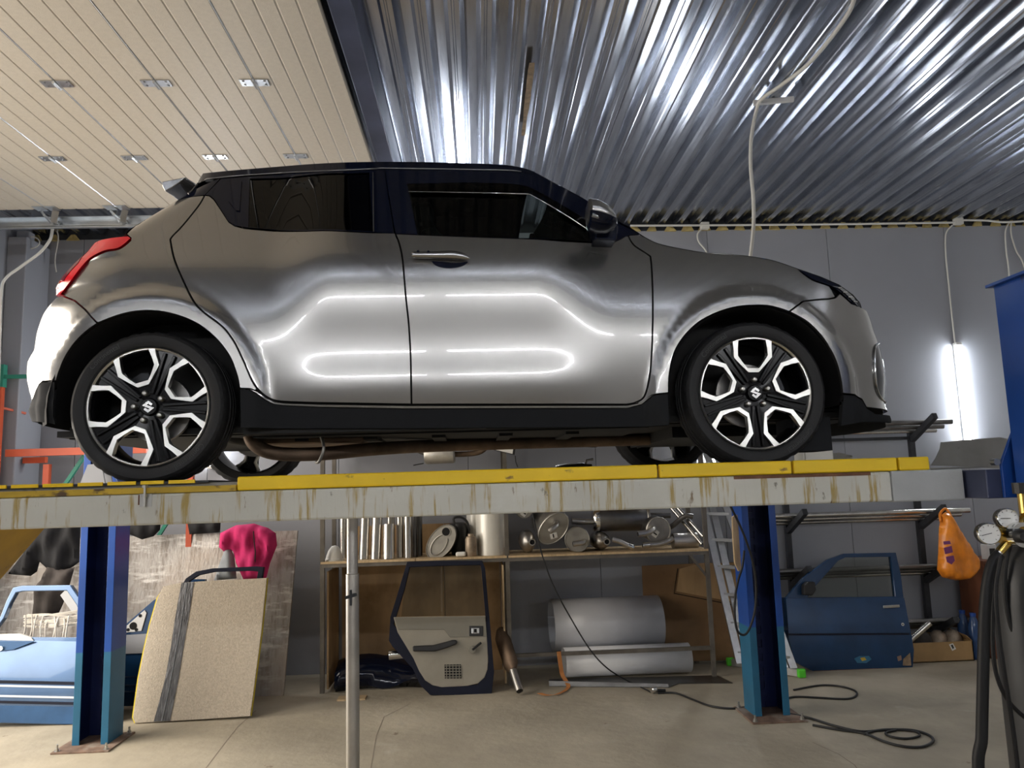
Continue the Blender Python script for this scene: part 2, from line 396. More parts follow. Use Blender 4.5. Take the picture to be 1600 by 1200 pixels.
for px, nm in ((1112, 'lit vertical LED batten on the grey wall behind the front wheel of the car'), (332, 'lit vertical LED batten on the grey wall behind the rear wheel of the car')):
    b0 = at(px, 735, 7.585)
    LW.append(batten((b0.x, 7.585, 3.0), (b0.x, 7.585, b0.z+0.02), (0, -1, 0), nm, 'battens on the back wall'))
bq = at(722, 600, 7.585); LW.append(batten((bq.x, 7.585, 3.95), (bq.x, 7.585, 3.05), (0, -1, 0), 'vertical LED batten high on the grey wall behind the car roof', 'battens on the back wall'))
for k, (xa, xb) in enumerate(((-2.45, -0.35), (-0.12, 1.95), (-4.25, -2.75), (2.3, 3.9), (4.1, 5.7))):
    batten((xa, YF+0.012, 3.25), (xb, YF+0.012, 3.25), (0, 1, 0), ('inner left', 'middle', 'outermost left', 'inner right', 'outermost right')[k]+' horizontal LED batten on the wall facing the side of the car', 'battens facing the car', 'led_wall', 0.025)
# ------------------------------------------------------------------ four-post lift
lift = thing('car_lift', (-0.35, 4.2, 0.0), 'four-post car lift with grey runways, yellow edge strips and blue posts', 'car lift')
def post(x0, x1, yf, yb, facing, ztop=2.40):
    """lipped channel, open side facing -y (facing=-1) or +y (+1)"""
    def prof(z0, z1, name, mt, parent):
        t = 0.008; lip = 0.05
        if facing < 0: F, B, s = yf, yb, 1
        else: F, B, s = yb, yf, -1
        pts = [(x0+lip, F), (x0, F), (x0, B), (x1, B), (x1, F), (x1-lip, F)]
        inn = [(x0+lip, F+s*t), (x0+t, F+s*t), (x0+t, B-s*t), (x1-t, B-s*t), (x1-t, F+s*t), (x1-lip, F+s*t)]
        loop = pts+inn[::-1]; n = len(loop)
        m = MB(); m.add([(a, b, z0) for a, b in loop]+[(a, b, z1) for a, b in loop], [(i, (i+1) % n, n+(i+1) % n, n+i) for i in range(n)])
        for z, o in ((z0, 0), (z1, 1)):
            for i in range(5): m.add([(*pts[i], z), (*pts[i+1], z), (*inn[i+1], z), (*inn[i], z)], [(0, 1, 2, 3)])
        return m.build(name, mt, parent, bevel=0.002)
    p = prof(0.63, ztop, 'post', 'blue_paint', lift)
    prof(0.012, 0.63, 'post_foot', 'teal_paint', p)
    e = 0.0085; F_, B_ = (yf, yb) if facing < 0 else (yb, yf); sg_ = 1 if facing < 0 else -1
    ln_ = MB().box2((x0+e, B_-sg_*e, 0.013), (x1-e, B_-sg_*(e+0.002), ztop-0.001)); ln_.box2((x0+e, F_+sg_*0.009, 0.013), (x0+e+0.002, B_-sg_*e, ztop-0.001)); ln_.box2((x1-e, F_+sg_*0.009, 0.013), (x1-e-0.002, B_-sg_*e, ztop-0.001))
    ln_.build('channel_shade', 'blue_shaded', p)  # thin dark skin that paints shade onto the channel's inner faces
    xm = (x0+x1)/2
    # ladder plate with slots inside the channel
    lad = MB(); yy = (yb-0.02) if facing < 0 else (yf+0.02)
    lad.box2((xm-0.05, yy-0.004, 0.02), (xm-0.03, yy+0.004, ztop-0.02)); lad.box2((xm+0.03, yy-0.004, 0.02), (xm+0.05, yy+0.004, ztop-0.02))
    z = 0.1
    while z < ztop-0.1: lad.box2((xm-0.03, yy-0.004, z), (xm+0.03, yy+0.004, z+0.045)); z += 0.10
    lad.build('lock_ladder', 'blue_shaded', p)
    pl = MB().box2((x0-0.07, yf-0.14 if facing < 0 else yf-0.04, 0), (x1+0.07, yb+0.04 if facing < 0 else yb+0.14, 0.012)).build('base_plate', 'rusty_plate', p, bevel=0.002)
    ys = (yf-0.11, yb+0.01) if facing < 0 else (yf-0.01, yb+0.11)
    for bx in (x0-0.04, x1+0.04):
        for by in ys:
            b = MB(); b.cyl((bx, by, 0.012), (bx, by, 0.016), 0.018, 12); b.cyl((bx, by, 0.016), (bx, by, 0.03), 0.013, 6); b.cyl((bx, by, 0.03), (bx, by, 0.055), 0.007, 8)
            b.build('anchor_bolt', 'bolt_steel', p)
    cap = MB().box2((x0-0.02, yf-0.02, ztop), (x1+0.02, yb+0.02, ztop+0.012)); cap.box2((x0-0.02, yf-0.02, ztop-0.035), (x1+0.02, yf-0.012, ztop))
    cap.build('post_cap', 'blue_paint', p, bevel=0.002)
    b = MB().cyl((xm, (yf+yb)/2, ztop+0.012), (xm, (yf+yb)/2, ztop+0.11), 0.02, 12); b.cyl((xm, (yf+yb)/2, ztop+0.03), (xm, (yf+yb)/2, ztop+0.06), 0.034, 6)
    b.build('ladder_stud', 'dark_steel', p)
    b = MB().cyl((xm, (yf+yb)/2, ztop+0.06), (xm, (yf+yb)/2, ztop+0.085), 0.03, 6); b.build('ladder_nut', 'bolt_steel', p)
    b = MB().cyl((x0+0.04, yf-0.022 if facing > 0 else yf-0.01, ztop-0.06), (x0+0.04, yf+0.01, ztop-0.06), 0.012, 6); b.build('cap_bolt', 'bolt_steel', p)
    return p
post(-2.865, -2.62, 5.72, 5.95, -1)
post(1.93, 2.185, 5.69, 5.92, -1)
post(1.985, 2.24, 2.60, 2.79, 1)
post(-2.865, -2.62, 2.60, 2.79, 1)
def runway(y0, y1, outer):
    """runway between y0 and y1, outer = y of the edge with the yellow guard"""
    s = 1 if outer == y1 else -1
    m = MB().box2((-2.62, y0, 1.597), (1.60, y1, 1.712)); rw = m.build('runway', 'beam_grey', lift, bevel=0.008)
    MB().box2((1.602, y0, 1.594), (1.89, y1, 1.714)).build('runway_end', 'beam_plain', rw, bevel=0.006)
    MB().box2((-2.45, min(y0, y1)+0.03, 1.712), (1.78, max(y0, y1)-0.03, 1.748)).build('runway_deck', 'tray_grey', rw)
    yo = outer; yi = outer-s*0.032
    segs = [(-0.912, 0.685), (0.692, 1.212), (1.219, 1.632), (1.639, 1.761)]
    for a, b in segs:
        MB().box2((a, yo-s*0.002, 1.714), (b, yi, 1.766)).build('edge_guard', 'yellow_paint', rw, bevel=0.006)
    MB().box2((-2.45, yo-s*0.001, 1.713), (-0.915, yi, 1.736)).build('edge_guard', 'yellow_old', rw, bevel=0.003)
    # hinged slip plate with striped edge on the rear part
    sp = MB().box2((-2.45, yo-s*0.012, 1.748), (-1.02, yi-s*0.30, 1.757)).build('slip_plate', 'dark_steel', rw)
    st = -2.42; i = 0
    while st < -1.10:
        ln = 0.085+0.03*((i*7) % 5)/5
        MB().box2((st, yo-s*0.006, 1.7475), (st+ln, yo-s*0.0125, 1.7605)).build('stripe', 'yellow_paint', sp); st += ln+0.018; i += 1
    b = MB(); xb = -1.245
    b.cyl((xb, yo-s*0.005, 1.70), (xb, yo-s*0.005, 1.762), 0.006, 8) if False else None
    b.box2((xb-0.022, yo+s*0.003, 1.665), (xb+0.022, yo, 1.712)); b.cyl((xb, yo+s*0.012, 1.665), (xb, yo+s*0.012, 1.745), 0.005, 8); b.cyl((xb, yo+s*0.012, 1.735), (xb, yo+s*0.012, 1.745), 0.011, 6); b.cyl((xb, yo+s*0.012, 1.70), (xb, yo+s*0.012, 1.712), 0.011, 6)
    b.build('stop_bolt', 'bolt_steel', rw)
    bt = MB(); bt.box2((xb-0.028, yo+s*0.002, 1.672), (xb+0.02, yo, 1.709)); bt.build('rust_patch', 'rust', rw)
    MB().box2((0.98, yo+s*0.0015, 1.700), (1.52, yo, 1.7125)).build('rust_patch', 'rust', rw)
    # drive-on ramp hanging from the rear end
    ym = (y0+y1)/2
    rp = MB().bar((-2.62, ym, 1.66), (-3.31, ym, 0.83), abs(y1-y0)-0.06, 0.03, (1, 0, 0.2))
    for k in range(6):
        q = Vector((-2.68, ym, 1.66)).lerp(Vector((-3.28, ym, 0.93)), k/5)
        rp.box(q+Vector((0.03, 0, 0.02)), (0.02, abs(y1-y0)-0.06, 0.03))
    rp.build('drive_on_ramp', 'yellow_ramp', rw)
    return rw
RN = runway(2.95, 3.47, 2.95)
RF = runway(4.47, 5.0, 5.0)
# wheel stop plates at the front end
for dy, rw_ in ((0.0, RN), (1.52, RF)):
    pp = [at(a_, b_, 3.28)+Vector((0, dy, 0)) for a_, b_ in ((1455, 727), (1463, 715), (1469, 702), (1471, 691), (1500, 688), (1562, 683), (1592, 690), (1586, 733))]
    m = MB().prism(pp, (0, 0.006, 0)); m.box2((1.72, 2.99+dy, 1.7165), (2.02, 3.42+dy, 1.722))
    m.build('wheel_stop', 'tray_grey', rw_)
# cross beams with end carriages
for x0, x1 in ((1.90, 2.03), (-2.60, -2.46)):
    cb = MB().box2((x0, 2.83, 1.60), (x1, 5.68, 1.708)).build('cross_beam', 'navy_beam' if x0 > 0 else 'blue_paint', lift, bevel=0.004)
    for s, yy in ((1, 2.815), (-1, 5.655)):
        sg = 1 if x0 > 0 else -1; xa = 1.955 if x0 > 0 else -2.545
        poly = [(xa, yy, 1.602), (xa, yy, 1.728), (xa+sg*0.012, yy, 1.755), (xa+sg*0.10, yy, 1.93), (xa+sg*0.155, yy, 1.99), (xa+sg*0.155, yy, 1.602)]
        MB().prism(poly, (0, 0.014*s, 0)).build('carriage_plate', 'blue_paint', cb, bevel=0.002)
        MB().cyl((xa-sg*0.02, yy-0.006, 1.735), (xa-sg*0.02, yy+0.02, 1.735), 0.013, 10).build('carriage_bolt', 'bolt_steel', cb)
# adjustable steel prop under the runway
pr = thing('steel_prop', (-0.523, 3.2, 0), 'galvanised adjustable steel prop standing under the near runway', 'prop')
MB().lathe([(0.0265, 0), (0.0265, 1.36), (0.024, 1.362), (0.0235, 1.362)], (-0.523, 3.2, 0.008), (0, 0, 1), 20).build('outer_tube', 'steel_dull', pr, smooth=40)
MB().cyl((-0.523, 3.2, 1.3), (-0.523, 3.2, 1.592), 0.0225, 20).build('inner_tube', 'steel_dull', pr, smooth=40)
MB().box2((-0.583, 3.14, 0), (-0.463, 3.26, 0.008)).build('foot_plate', 'steel_dull', pr)
MB().box2((-0.563, 3.16, 1.59), (-0.483, 3.24, 1.597)).build('head_plate', 'steel_dull', pr)
b = MB().cyl((-0.523, 3.165, 1.285), (-0.523, 3.23, 1.285), 0.006, 8); b.bar((-0.545, 3.162, 1.28), (-0.50, 3.162, 1.292), 0.008, 0.012); b.bar((-0.523, 3.16, 1.31), (-0.523, 3.16, 1.25), 0.008, 0.008)
b.build('wing_bolt', 'dark_steel', pr)
# ------------------------------------------------------------------ the car
CZ0 = 1.748; HW = 0.8675; WB = 2.456; CYAW = math.radians(1.17)
CM = Matrix.Translation((-1.318, 3.907, CZ0)) @ Matrix.Rotation(CYAW, 4, 'Z')
CMI = CM.inverted(); CR = CM.to_3x3()
car = thing('car', (-1.318+1.228, 3.907, CZ0), 'silver grey five-door hatchback car standing on the lift runways', 'car')
cam_l = CMI @ Vector((0, 0, CAM_H))
def ray_l(px, py): return CMI.to_3x3() @ ray(px, py)
def on_plane(px, py, ins):
    d = ray_l(px, py); t = (-HW+ins-cam_l.y)/d.y; p = cam_l+d*t; return (p.x, p.z)
GXs = np.arange(-0.95, 3.65, 0.01); GZs = np.arange(-0.10, 1.62, 0.01)
def _sm(a, b, x): t = np.clip((x-a)/(b-a), 0, 1); return t*t*(3-2*t)
def _prof(tab, base):
    z = np.array([t[0] for t in tab]); th = np.array([t[1] for t in tab])
    th = np.interp(GZs, z, th); th = np.convolve(np.pad(th, 4, 'edge'), np.ones(9)/9, 'valid')
    c = np.concatenate([[0], np.cumsum(np.tan(np.radians((th[1:]+th[:-1])/2)))*0.01])
    return c-np.interp(0.62, GZs, c)+base
PA = _prof([(-.1, -12), (.16, -12), (.28, -14), (.33, -10), (.36, -5), (.395, 1), (.42, 3), (.45, 3.5), (.50, -.3), (.56, -4), (.62, -6.5), (.68, -6), (.745, -3.5), (.80, 1), (.87, 10), (.93, 22), (.97, 30), (1.0, 25), (1.28, 27), (1.6, 30)], 0.020)
PB = _prof([(-.1, -8), (.2, -8), (.3, -7), (.4, -5), (.5, -3), (.6, 0), (.7, 8), (.8, 14), (.87, 19), (.93, 25), (.97, 28), (1.0, 25), (1.28, 27), (1.6, 30)], 0.024)
wx = _sm(0.42, 0.72, GXs)*(1-_sm(1.55, 1.92, GXs))
BASE = wx[:, None]*PA[None, :]+(1-wx)[:, None]*PB[None, :]
XX, ZZ = np.meshgrid(GXs, GZs, indexing='ij')
for cx, cz, r0 in ((0.0, 0.306, 0.448), (WB, 0.302, 0.425)):
    r = np.hypot(XX-cx, ZZ-cz)
    fl = 0.004+np.maximum(0, r-r0)*1.1
    k = 0.005; h = np.clip(0.5+0.5*(BASE-fl)/k, 0, 1)
    BASE = BASE*(1-h)+fl*h-k*h*(1-h)
def _sil(tab, ins):
    q = [on_plane(px, py, ins) for px, py in tab]; q.sort(key=lambda t: t[1])
    return np.array([t[1] for t in q]), np.array([t[0] for t in q])
def _corner(t, a):
    tc = np.clip(t, 0, 0.985); return a*(1-np.sqrt(1-tc*tc))+np.maximum(0, t-0.985)*a*5.0
rzA, rxA = _sil([(42, 660), (36, 637), (43, 628), (39, 612), (35, 590), (37, 562), (48, 548), (52, 517), (60, 487), (79, 459), (76, 447), (81, 430), (96, 403), (112, 382), (120, 360)], 0.21)
rzB, rxB = _sil([(42, 660), (36, 637), (43, 628), (39, 612), (35, 590), (37, 562), (48, 548), (52, 517), (60, 487), (79, 459), (76, 447), (81, 430), (96, 403), (112, 384), (165, 371), (187, 364), (207, 347), (230, 327), (253, 307), (277, 287), (290, 270)], 0.20)
fz, fx = _sil([(1404, 672), (1404, 655), (1400, 646), (1391, 630), (1391, 593), (1387, 571), (1378, 535), (1365, 501), (1350, 482), (1333, 459), (1311, 443), (1284, 429), (1248, 412), (1215, 398), (1190, 385), (1180, 360)], 0.21)
def _ends(rz, rx, upper):
    xs_ = np.interp(GZs, rz, rx)
    if upper:
        u = _sm(0.93, 1.02, GZs); a = 0.42*(1-u)+0.10*u; L = 0.42*(1-u)+0.13*u
    else: a = np.full_like(GZs, 0.42); L = np.full_like(GZs, 0.42)
    x0 = xs_+0.865*L
    return x0, a, L
r0A, raA, rLA = _ends(rzA, rxA, False); r0B, raB, rLB = _ends(rzB, rxB, True)
fxs = np.interp(GZs, fz, fx); u = _sm(0.60, 0.86, GZs); fa = 0.42*(1-u)+0.10*u; fL = 0.46*(1-u)+0.26*u; f0 = fxs-0.865*fL
def _smooth(g, n=2):
    for _ in range(n):
        p = np.pad(g, 1, 'edge'); g = (p[:-2, 1:-1]+p[2:, 1:-1]+p[1:-1, :-2]+p[1:-1, 2:]+4*g)/8
    return g
def _mk(r0, ra, rL):
    g = BASE.copy()
    g += _corner((r0[None, :]-XX)/rL[None, :], ra[None, :])+_corner((XX-f0[None, :])/fL[None, :], fa[None, :])
    g = _smooth(g, 3); gx = np.gradient(g, 0.01, axis=0); gz = np.gradient(g, 0.01, axis=1)
    return g, _smooth(gx, 2), _smooth(gz, 2)
INS = {'A': _mk(r0A, raA, rLA), 'B': _mk(r0B, raB, rLB)}
def _samp(g, x, z):
    fx_ = np.clip((np.asarray(x, float)-GXs[0])/0.01, 0, len(GXs)-1.001); fz_ = np.clip((np.asarray(z, float)-GZs[0])/0.01, 0, len(GZs)-1.001)
    i = fx_.astype(int); j = fz_.astype(int); a = fx_-i; b = fz_-j
    return g[i, j]*(1-a)*(1-b)+g[i+1, j]*a*(1-b)+g[i, j+1]*(1-a)*b+g[i+1, j+1]*a*b
def inset(x, z, v='B'): return _samp(INS[v][0], x, z)
def on_body(px, py, v='B', off=0.0):
    """where the sight line through px, py meets the car's near flank, in car coordinates x, z"""
    d = ray_l(px, py)
    ys = np.linspace(-0.03, 0.60, 400); t = (-HW+ys-cam_l.y)/d.y
    x = cam_l.x+d.x*t; z = cam_l.z+d.z*t
    e = ys-(inset(x, z, v)-off)
    k = np.argmax(e > 0) if (e > 0).any() else int(np.argmin(np.abs(e)))
    if k > 0 and e[k] > 0: f = e[k-1]/(e[k-1]-e[k]); return (float(x[k-1]+(x[k]-x[k-1])*f), float(z[k-1]+(z[k]-z[k-1])*f))
    return (float(x[k]), float(z[k]))
def P(lst, v='B', off=0.0):
    out = []
    for p in lst:
        if p[0] == 'L': out.append((p[1], p[2]))
        elif len(p) == 3: out.append(on_plane(*p))
        else: out.append(on_body(p[0], p[1], v, off))
    return out
def C(lst, n=5):
    return [(p.x, p.y) for p in smooth_path([(a[0], a[1], 0) for a in lst], n)]
def xf(p): return CM @ Vector(p)
def shrink(poly, d):
    n = len(poly); A = sum(poly[i][0]*poly[(i+1) % n][1]-poly[(i+1) % n][0]*poly[i][1] for i in range(n)); s = 1 if A > 0 else -1
    out = []
    for i in range(n):
        p, q, r = Vector(poly[i-1]), Vector(poly[i]), Vector(poly[(i+1) % n])
        e1, e2 = (q-p), (r-q)
        if e1.length < 1e-6 or e2.length < 1e-6: out.append(tuple(q)); continue
        e1.normalize(); e2.normalize(); n1 = Vector((-e1.y, e1.x))*s; n2 = Vector((-e2.y, e2.x))*s; m = n1+n2
        if m.length < 0.3: out.append(tuple(q)); continue
        m.normalize(); out.append(tuple(q+m*(d/max(0.5, m.dot(n1)))))
    return out
def cut_poly(poly, cell):
    """constrained triangulation of an outline with a regular grid of inner points"""
    B = []
    for i, p in enumerate(poly):
        q = poly[(i+1) % len(poly)]; L = math.hypot(q[0]-p[0], q[1]-p[1])
        if L < 1e-4: continue
        k = max(1, int(L/cell))
        B += [(p[0]+(q[0]-p[0])*j/k, p[1]+(q[1]-p[1])*j/k) for j in range(k)]
    BA = np.array(B); NX = np.roll(BA, -1, axis=0)
    gx_, gz_ = np.meshgrid(np.arange(math.floor(BA[:, 0].min()/cell), BA[:, 0].max()/cell+1)*cell, np.arange(math.floor(BA[:, 1].min()/cell), BA[:, 1].max()/cell+1)*cell)
    G = np.stack([gx_.ravel(), gz_.ravel()], 1); ins_ = np.zeros(len(G), bool); dmin = np.full(len(G), 9.0)
    for p, q in zip(BA, NX):
        c = (p[1] > G[:, 1]) != (q[1] > G[:, 1])
        with np.errstate(divide='ignore', invalid='ignore'): xi = (q[0]-p[0])*(G[:, 1]-p[1])/(q[1]-p[1])+p[0]
        ins_ ^= c & (G[:, 0] < xi)
        e = q-p; t = np.clip(((G-p)@e)/max(1e-12, e@e), 0, 1); dmin = np.minimum(dmin, np.hypot(*(G-p-t[:, None]*e).T))
    G = G[ins_ & (dmin > 0.4*cell)]; nB = len(B)
    r = delaunay_2d_cdt([Vector(p) for p in B]+[Vector(p) for p in G], [(i, (i+1) % nB) for i in range(nB)], [], 1, 1e-6)
    V = [(v.x, v.y) for v in r[0]]; F = [list(f) for f in r[2]]; cnt = {}
    for f in F:
        for i in range(len(f)):
            k = (min(f[i], f[i-1]), max(f[i], f[i-1])); cnt[k] = cnt.get(k, 0)+1
    return V, F, [k for k, c in cnt.items() if c == 1]
def panel(name, poly, material, v='B', off=0.0, gap=0.0038, flange=0.018, parent=None, cell=0.025, mirror=True, label=None):
    """a body panel: outline in car x, z laid on the flank surface, with returned edges; built on both sides of the car"""
    V, F, E_ = cut_poly(shrink(poly, gap) if gap else poly, cell)
    x = np.array([p[0] for p in V]); z = np.array([p[1] for p in V])
    g, gx, gz = (_samp(a, x, z) for a in INS[v]); y = -HW+g-off
    res = []
    for side in ((1, -1) if mirror else (1,)):
        m = MB(); nr = []
        for i in range(len(V)):
            m.v.append(xf((x[i], side*y[i], z[i]))); nr.append((CR @ Vector((gx[i], -side, gz[i])).normalized())[:])
        for f in F:
            a, b, c = (Vector((V[i][0], V[i][1])) for i in f[:3]); ccw = (b-a).x*(c-a).y-(b-a).y*(c-a).x > 0
            f2 = f if ccw else f[::-1]
            m.f.append(tuple(f2 if side == 1 else f2[::-1]))
        if flange:
            mp = {}
            for a, b in E_:
                for i in (a, b):
                    if i not in mp:
                        mp[i] = len(m.v); m.v.append(m.v[i].copy()); m.v.append(xf((x[i], side*(y[i]+flange), z[i]))); nr += [(0, 0, 0)]*2
                m.f.append((mp[a], mp[b], mp[b]+1, mp[a]+1))
        pp = parent[0 if side == 1 else 1] if isinstance(parent, (list, tuple)) else (parent or car)
        o = m.build(name, material, pp, smooth=180, fix=False, normals=nr)
        if flange and material == 'car_silver':
            o.data.materials.append(MT['car_under'])
            for pl_ in o.data.polygons[len(F):]: pl_.material_index = 1
        if label: o['label'] = label
        res.append(o)
    return res
def strip(name, pxs, r, material, v='B', off=0.004, parent=None, n=4):
    pts = P(C(pxs, n), v)
    for side in (1, -1):
        pp = parent[0 if side == 1 else 1] if isinstance(parent, (list, tuple)) else (parent or car)
        MB().tube([xf((x, side*(-HW+float(inset(x, z, v))-off), z)) for x, z in pts], r, 6).build(name, material, pp, smooth=60)
# ---- traced outlines (image position of each seam)
seam_rear = C([(320, 305), (310, 322), (285, 353), (268, 371), (267, 380), (273, 407), (287, 440), (302, 470), (317, 487), (347, 510), (365, 533), (380, 563), (393, 593), (404, 609), (420, 622), (443, 627.5), (500, 629.5)])
seam_b = C([(617, 365), (623, 378), (629, 406), (634, 464), (638.5, 505), (641.5, 557), (643, 632)])
seam_a = C([(981, 367.5), (990.5, 383), (1012.5, 398), (1017, 406), (1019.5, 448), (1020, 500), (1018, 557), (1014, 593), (1007, 619), (994, 628.5), (980, 632)])
belt_rear = [(320, 305), (328, 306), (335, 312), (347, 330), (358, 347), (367, 353), (383, 357), (480, 361), (582, 363.5), (617, 365)]
belt_front = [(617, 365), (737.5, 370), (875, 376.5), (924.5, 379), (960, 378), (981, 367.5)]
arch_r = C([(374, 607), (371, 590), (362.5, 565), (351.5, 546), (335, 526.8), (313, 509), (288, 496.5), (258, 488), (230.5, 485.5), (203, 488), (178, 495), (153, 505)])
arch_r2 = C([(153, 505), (134, 518.5), (115, 538), (101, 560), (93, 579), (87.5, 595.5)])
arch_f = C([(1045, 614), (1046, 586), (1053, 553), (1068, 527), (1090, 505), (1115.6, 490.6), (1145, 480.7), (1174, 477.4), (1204, 478.5), (1233, 487)])
arch_f2 = C([(1233, 487), (1262, 503.4), (1288, 531), (1306, 564), (1313.6, 593), (1316.5, 615)])
def z_of(px, py, ins=0.2): return on_plane(px, py, ins)[1]
def end_r(za, zb, n=12):
    return [('L', float(np.interp(z, GZs, r0A-0.985*rLA)), z) for z in np.linspace(za, zb, n)]
def end_f(za, zb, n=12):
    return [('L', float(np.interp(z, GZs, f0+0.985*fL)), z) for z in np.linspace(za, zb, n)]
# ---- rear quarter, doors, fender, bumpers, sill
i_kn = next(i for i, p in enumerate(seam_rear) if p[1] >= 609)
lampL = C([(96, 462), (111, 442.5), (130.5, 417), (144, 403.5), (165, 393), (187.5, 388.5), (206, 374)])
quarter = panel('rear_quarter_panel', P([(213, 350), (233, 332), (247, 323), (260, 316.5), (273, 312), (300, 307)]+seam_rear[:i_kn]+[(400, 611), (390, 607.5)]+arch_r+[(150, 503), (137, 488), (117, 470)]+lampL[:-1]+[(204, 372), (197, 366)]), 'car_silver')
rdoor = panel('rear_door', P(seam_rear+seam_b[::-1]+belt_rear[::-1][:-1]), 'car_silver')
fdoor = panel('front_door', P(belt_front+seam_a[1:]+seam_b[::-1][:-1]), 'car_silver')
fend_top = C([(1000, 366), (1027.6, 380), (1068, 389), (1104.6, 394.6), (1141, 397), (1170.6, 400), (1207, 406.5), (1246, 419)])
HLAMP_LOW = C([(1247, 421), (1269.6, 437.5), (1302.6, 450), (1330, 474)])
fender = panel('front_fender', P(fend_top+HLAMP_LOW[1:-6]+[(1306, 464.5), (1295, 467), (1255, 470.5)]+arch_f[::-1]+[(1020, 617), (1002, 630)]+seam_a[::-1][4:]), 'car_silver')
zb0 = z_of(1350, 490); zb1 = z_of(1390, 642)
fbump = panel('front_bumper', P([(1255, 470.5), (1295, 467), (1306, 465), (1312, 458), (1330, 474)]+end_f(zb0, zb1)+[(1354, 637), (1346.6, 624), (1335.6, 617)]+arch_f2[::-1]), 'car_silver')
zl1 = z_of(1395, 662)
panel('front_spoiler', P([(1316.5, 616), (1335.6, 617.5), (1346.6, 624.5), (1354, 637.5)]+[(1368, 646, 0.12), (1387, 647.5, 0.20), (1400, 648, 0.26), (1406, 657, 0.27), (1398, 661, 0.24), (1370, 661, 0.14), (1346.6, 661), (1312, 667)]), 'car_black_plastic', off=0.004, flange=0.03)
zr0 = z_of(79, 461); zr1 = z_of(40, 633)
rbump = panel('rear_bumper', P([(150, 503), (137, 488), (117, 470), (97, 462)], 'A')+P(end_r(zr0, zr1))+P([(52.5, 621), (61, 601), (66.5, 596)]+arch_r2[::-1], 'A'), 'car_silver', 'A')
zr2 = z_of(50, 655)
panel('rear_valance', P([(87.5, 596), (66.5, 596.5), (61, 601.5), (52.5, 621.5)], 'A')+P(end_r(zr1-0.003, zr2, 5))+P([(73.5, 662), (89, 665), (85, 650)], 'A'), 'car_black_plastic', 'A', off=0.006)
panel('sill_strip', P([(390, 608), (401, 612), (415, 622), (428, 628.5), (443, 630.5), (500, 632.5), (640, 634.5), (980, 634), (996, 631), (1010, 622), (1021, 616.5), (1003, 631), (981, 637), (640, 638), (500, 635.5), (445, 633), (428, 631), (414, 624), (400, 613.5)]), 'car_silver', gap=0, off=-0.002)
panel('side_skirt', P([(375, 607.5), (390, 608.5), (400, 613.5), (414, 624), (428, 631), (445, 633.5), (500, 636), (640, 638.5), (981, 637.5), (1003, 631), (1021, 617), (1044, 614), (1046, 666), (980, 668.5), (640, 671), (500, 671), (376, 670)]), 'car_black_plastic', off=0.010, flange=0.05)
# ---- lamps
LT = C([(79.5, 459), (76.5, 447), (81, 430.5), (96, 403.5), (112.5, 382)], 3)
lamp_out = [(96, 462), (80, 460)]+[(p[0]+2.5, p[1], 0.20) for p in LT]+[(140, 377.5), (177, 372), (202.5, 369.5), (207, 373)]+lampL[::-1][1:-1]
tl = panel('tail_lamp', P(lamp_out, 'A'), 'lamp_red', 'A', off=0.010, flange=0.10, label='red tail lamp')
panel('lens_insert', P([(107, 390), (137, 388), (124, 412), (101, 440), (90, 437)], 'A'), 'lamp_dark_red', 'A', off=0.0125, gap=0, flange=0.004, parent=tl)
panel('indicator_lens', P([(93, 438), (96, 441), (92, 452), (86, 451), (88, 444)], 'A'), 'lamp_amber', 'A', off=0.0135, gap=0, flange=0.004, parent=tl)
hl = panel('headlamp', P(HLAMP_LOW[:-1]+[(1338, 479), (1346, 485), (1344, 474), (1333, 461.5), (1311, 445.5), (1281, 432), (1262, 425)]), 'car_black_gloss', off=0.0, flange=0.03, label='dark headlamp with clear lens')
panel('headlamp_lens', P([(1300, 447), (1312, 452), (1328, 466), (1340, 479), (1334, 465), (1314, 449)]), 'lamp_clear', off=0.004, gap=0, flange=0.004, parent=hl)
for q in range(4):
    a, b = (1308+8*q, 450+7*q), (1314+8*q, 449.5+7.5*q)
    strip('lens_rib', [a, ((a[0]+b[0])/2, (a[1]+b[1])/2), b], 0.003, 'chrome', off=0.007, parent=hl)
panel('bumper_slot', P([(1374, 536, 0.20), (1366, 544), (1366, 571), (1369, 605), (1376, 621), (1386, 629, 0.22), (1387, 600, 0.22), (1383, 566, 0.21)]), 'car_black_gloss', off=0.003, flange=0.006, gap=0, parent=fbump)
strip('slot_trim', [(1377, 534), (1367, 543), (1366, 571), (1369, 606), (1377, 623), (1388, 630)], 0.004, 'chrome', off=0.006, parent=fbump)
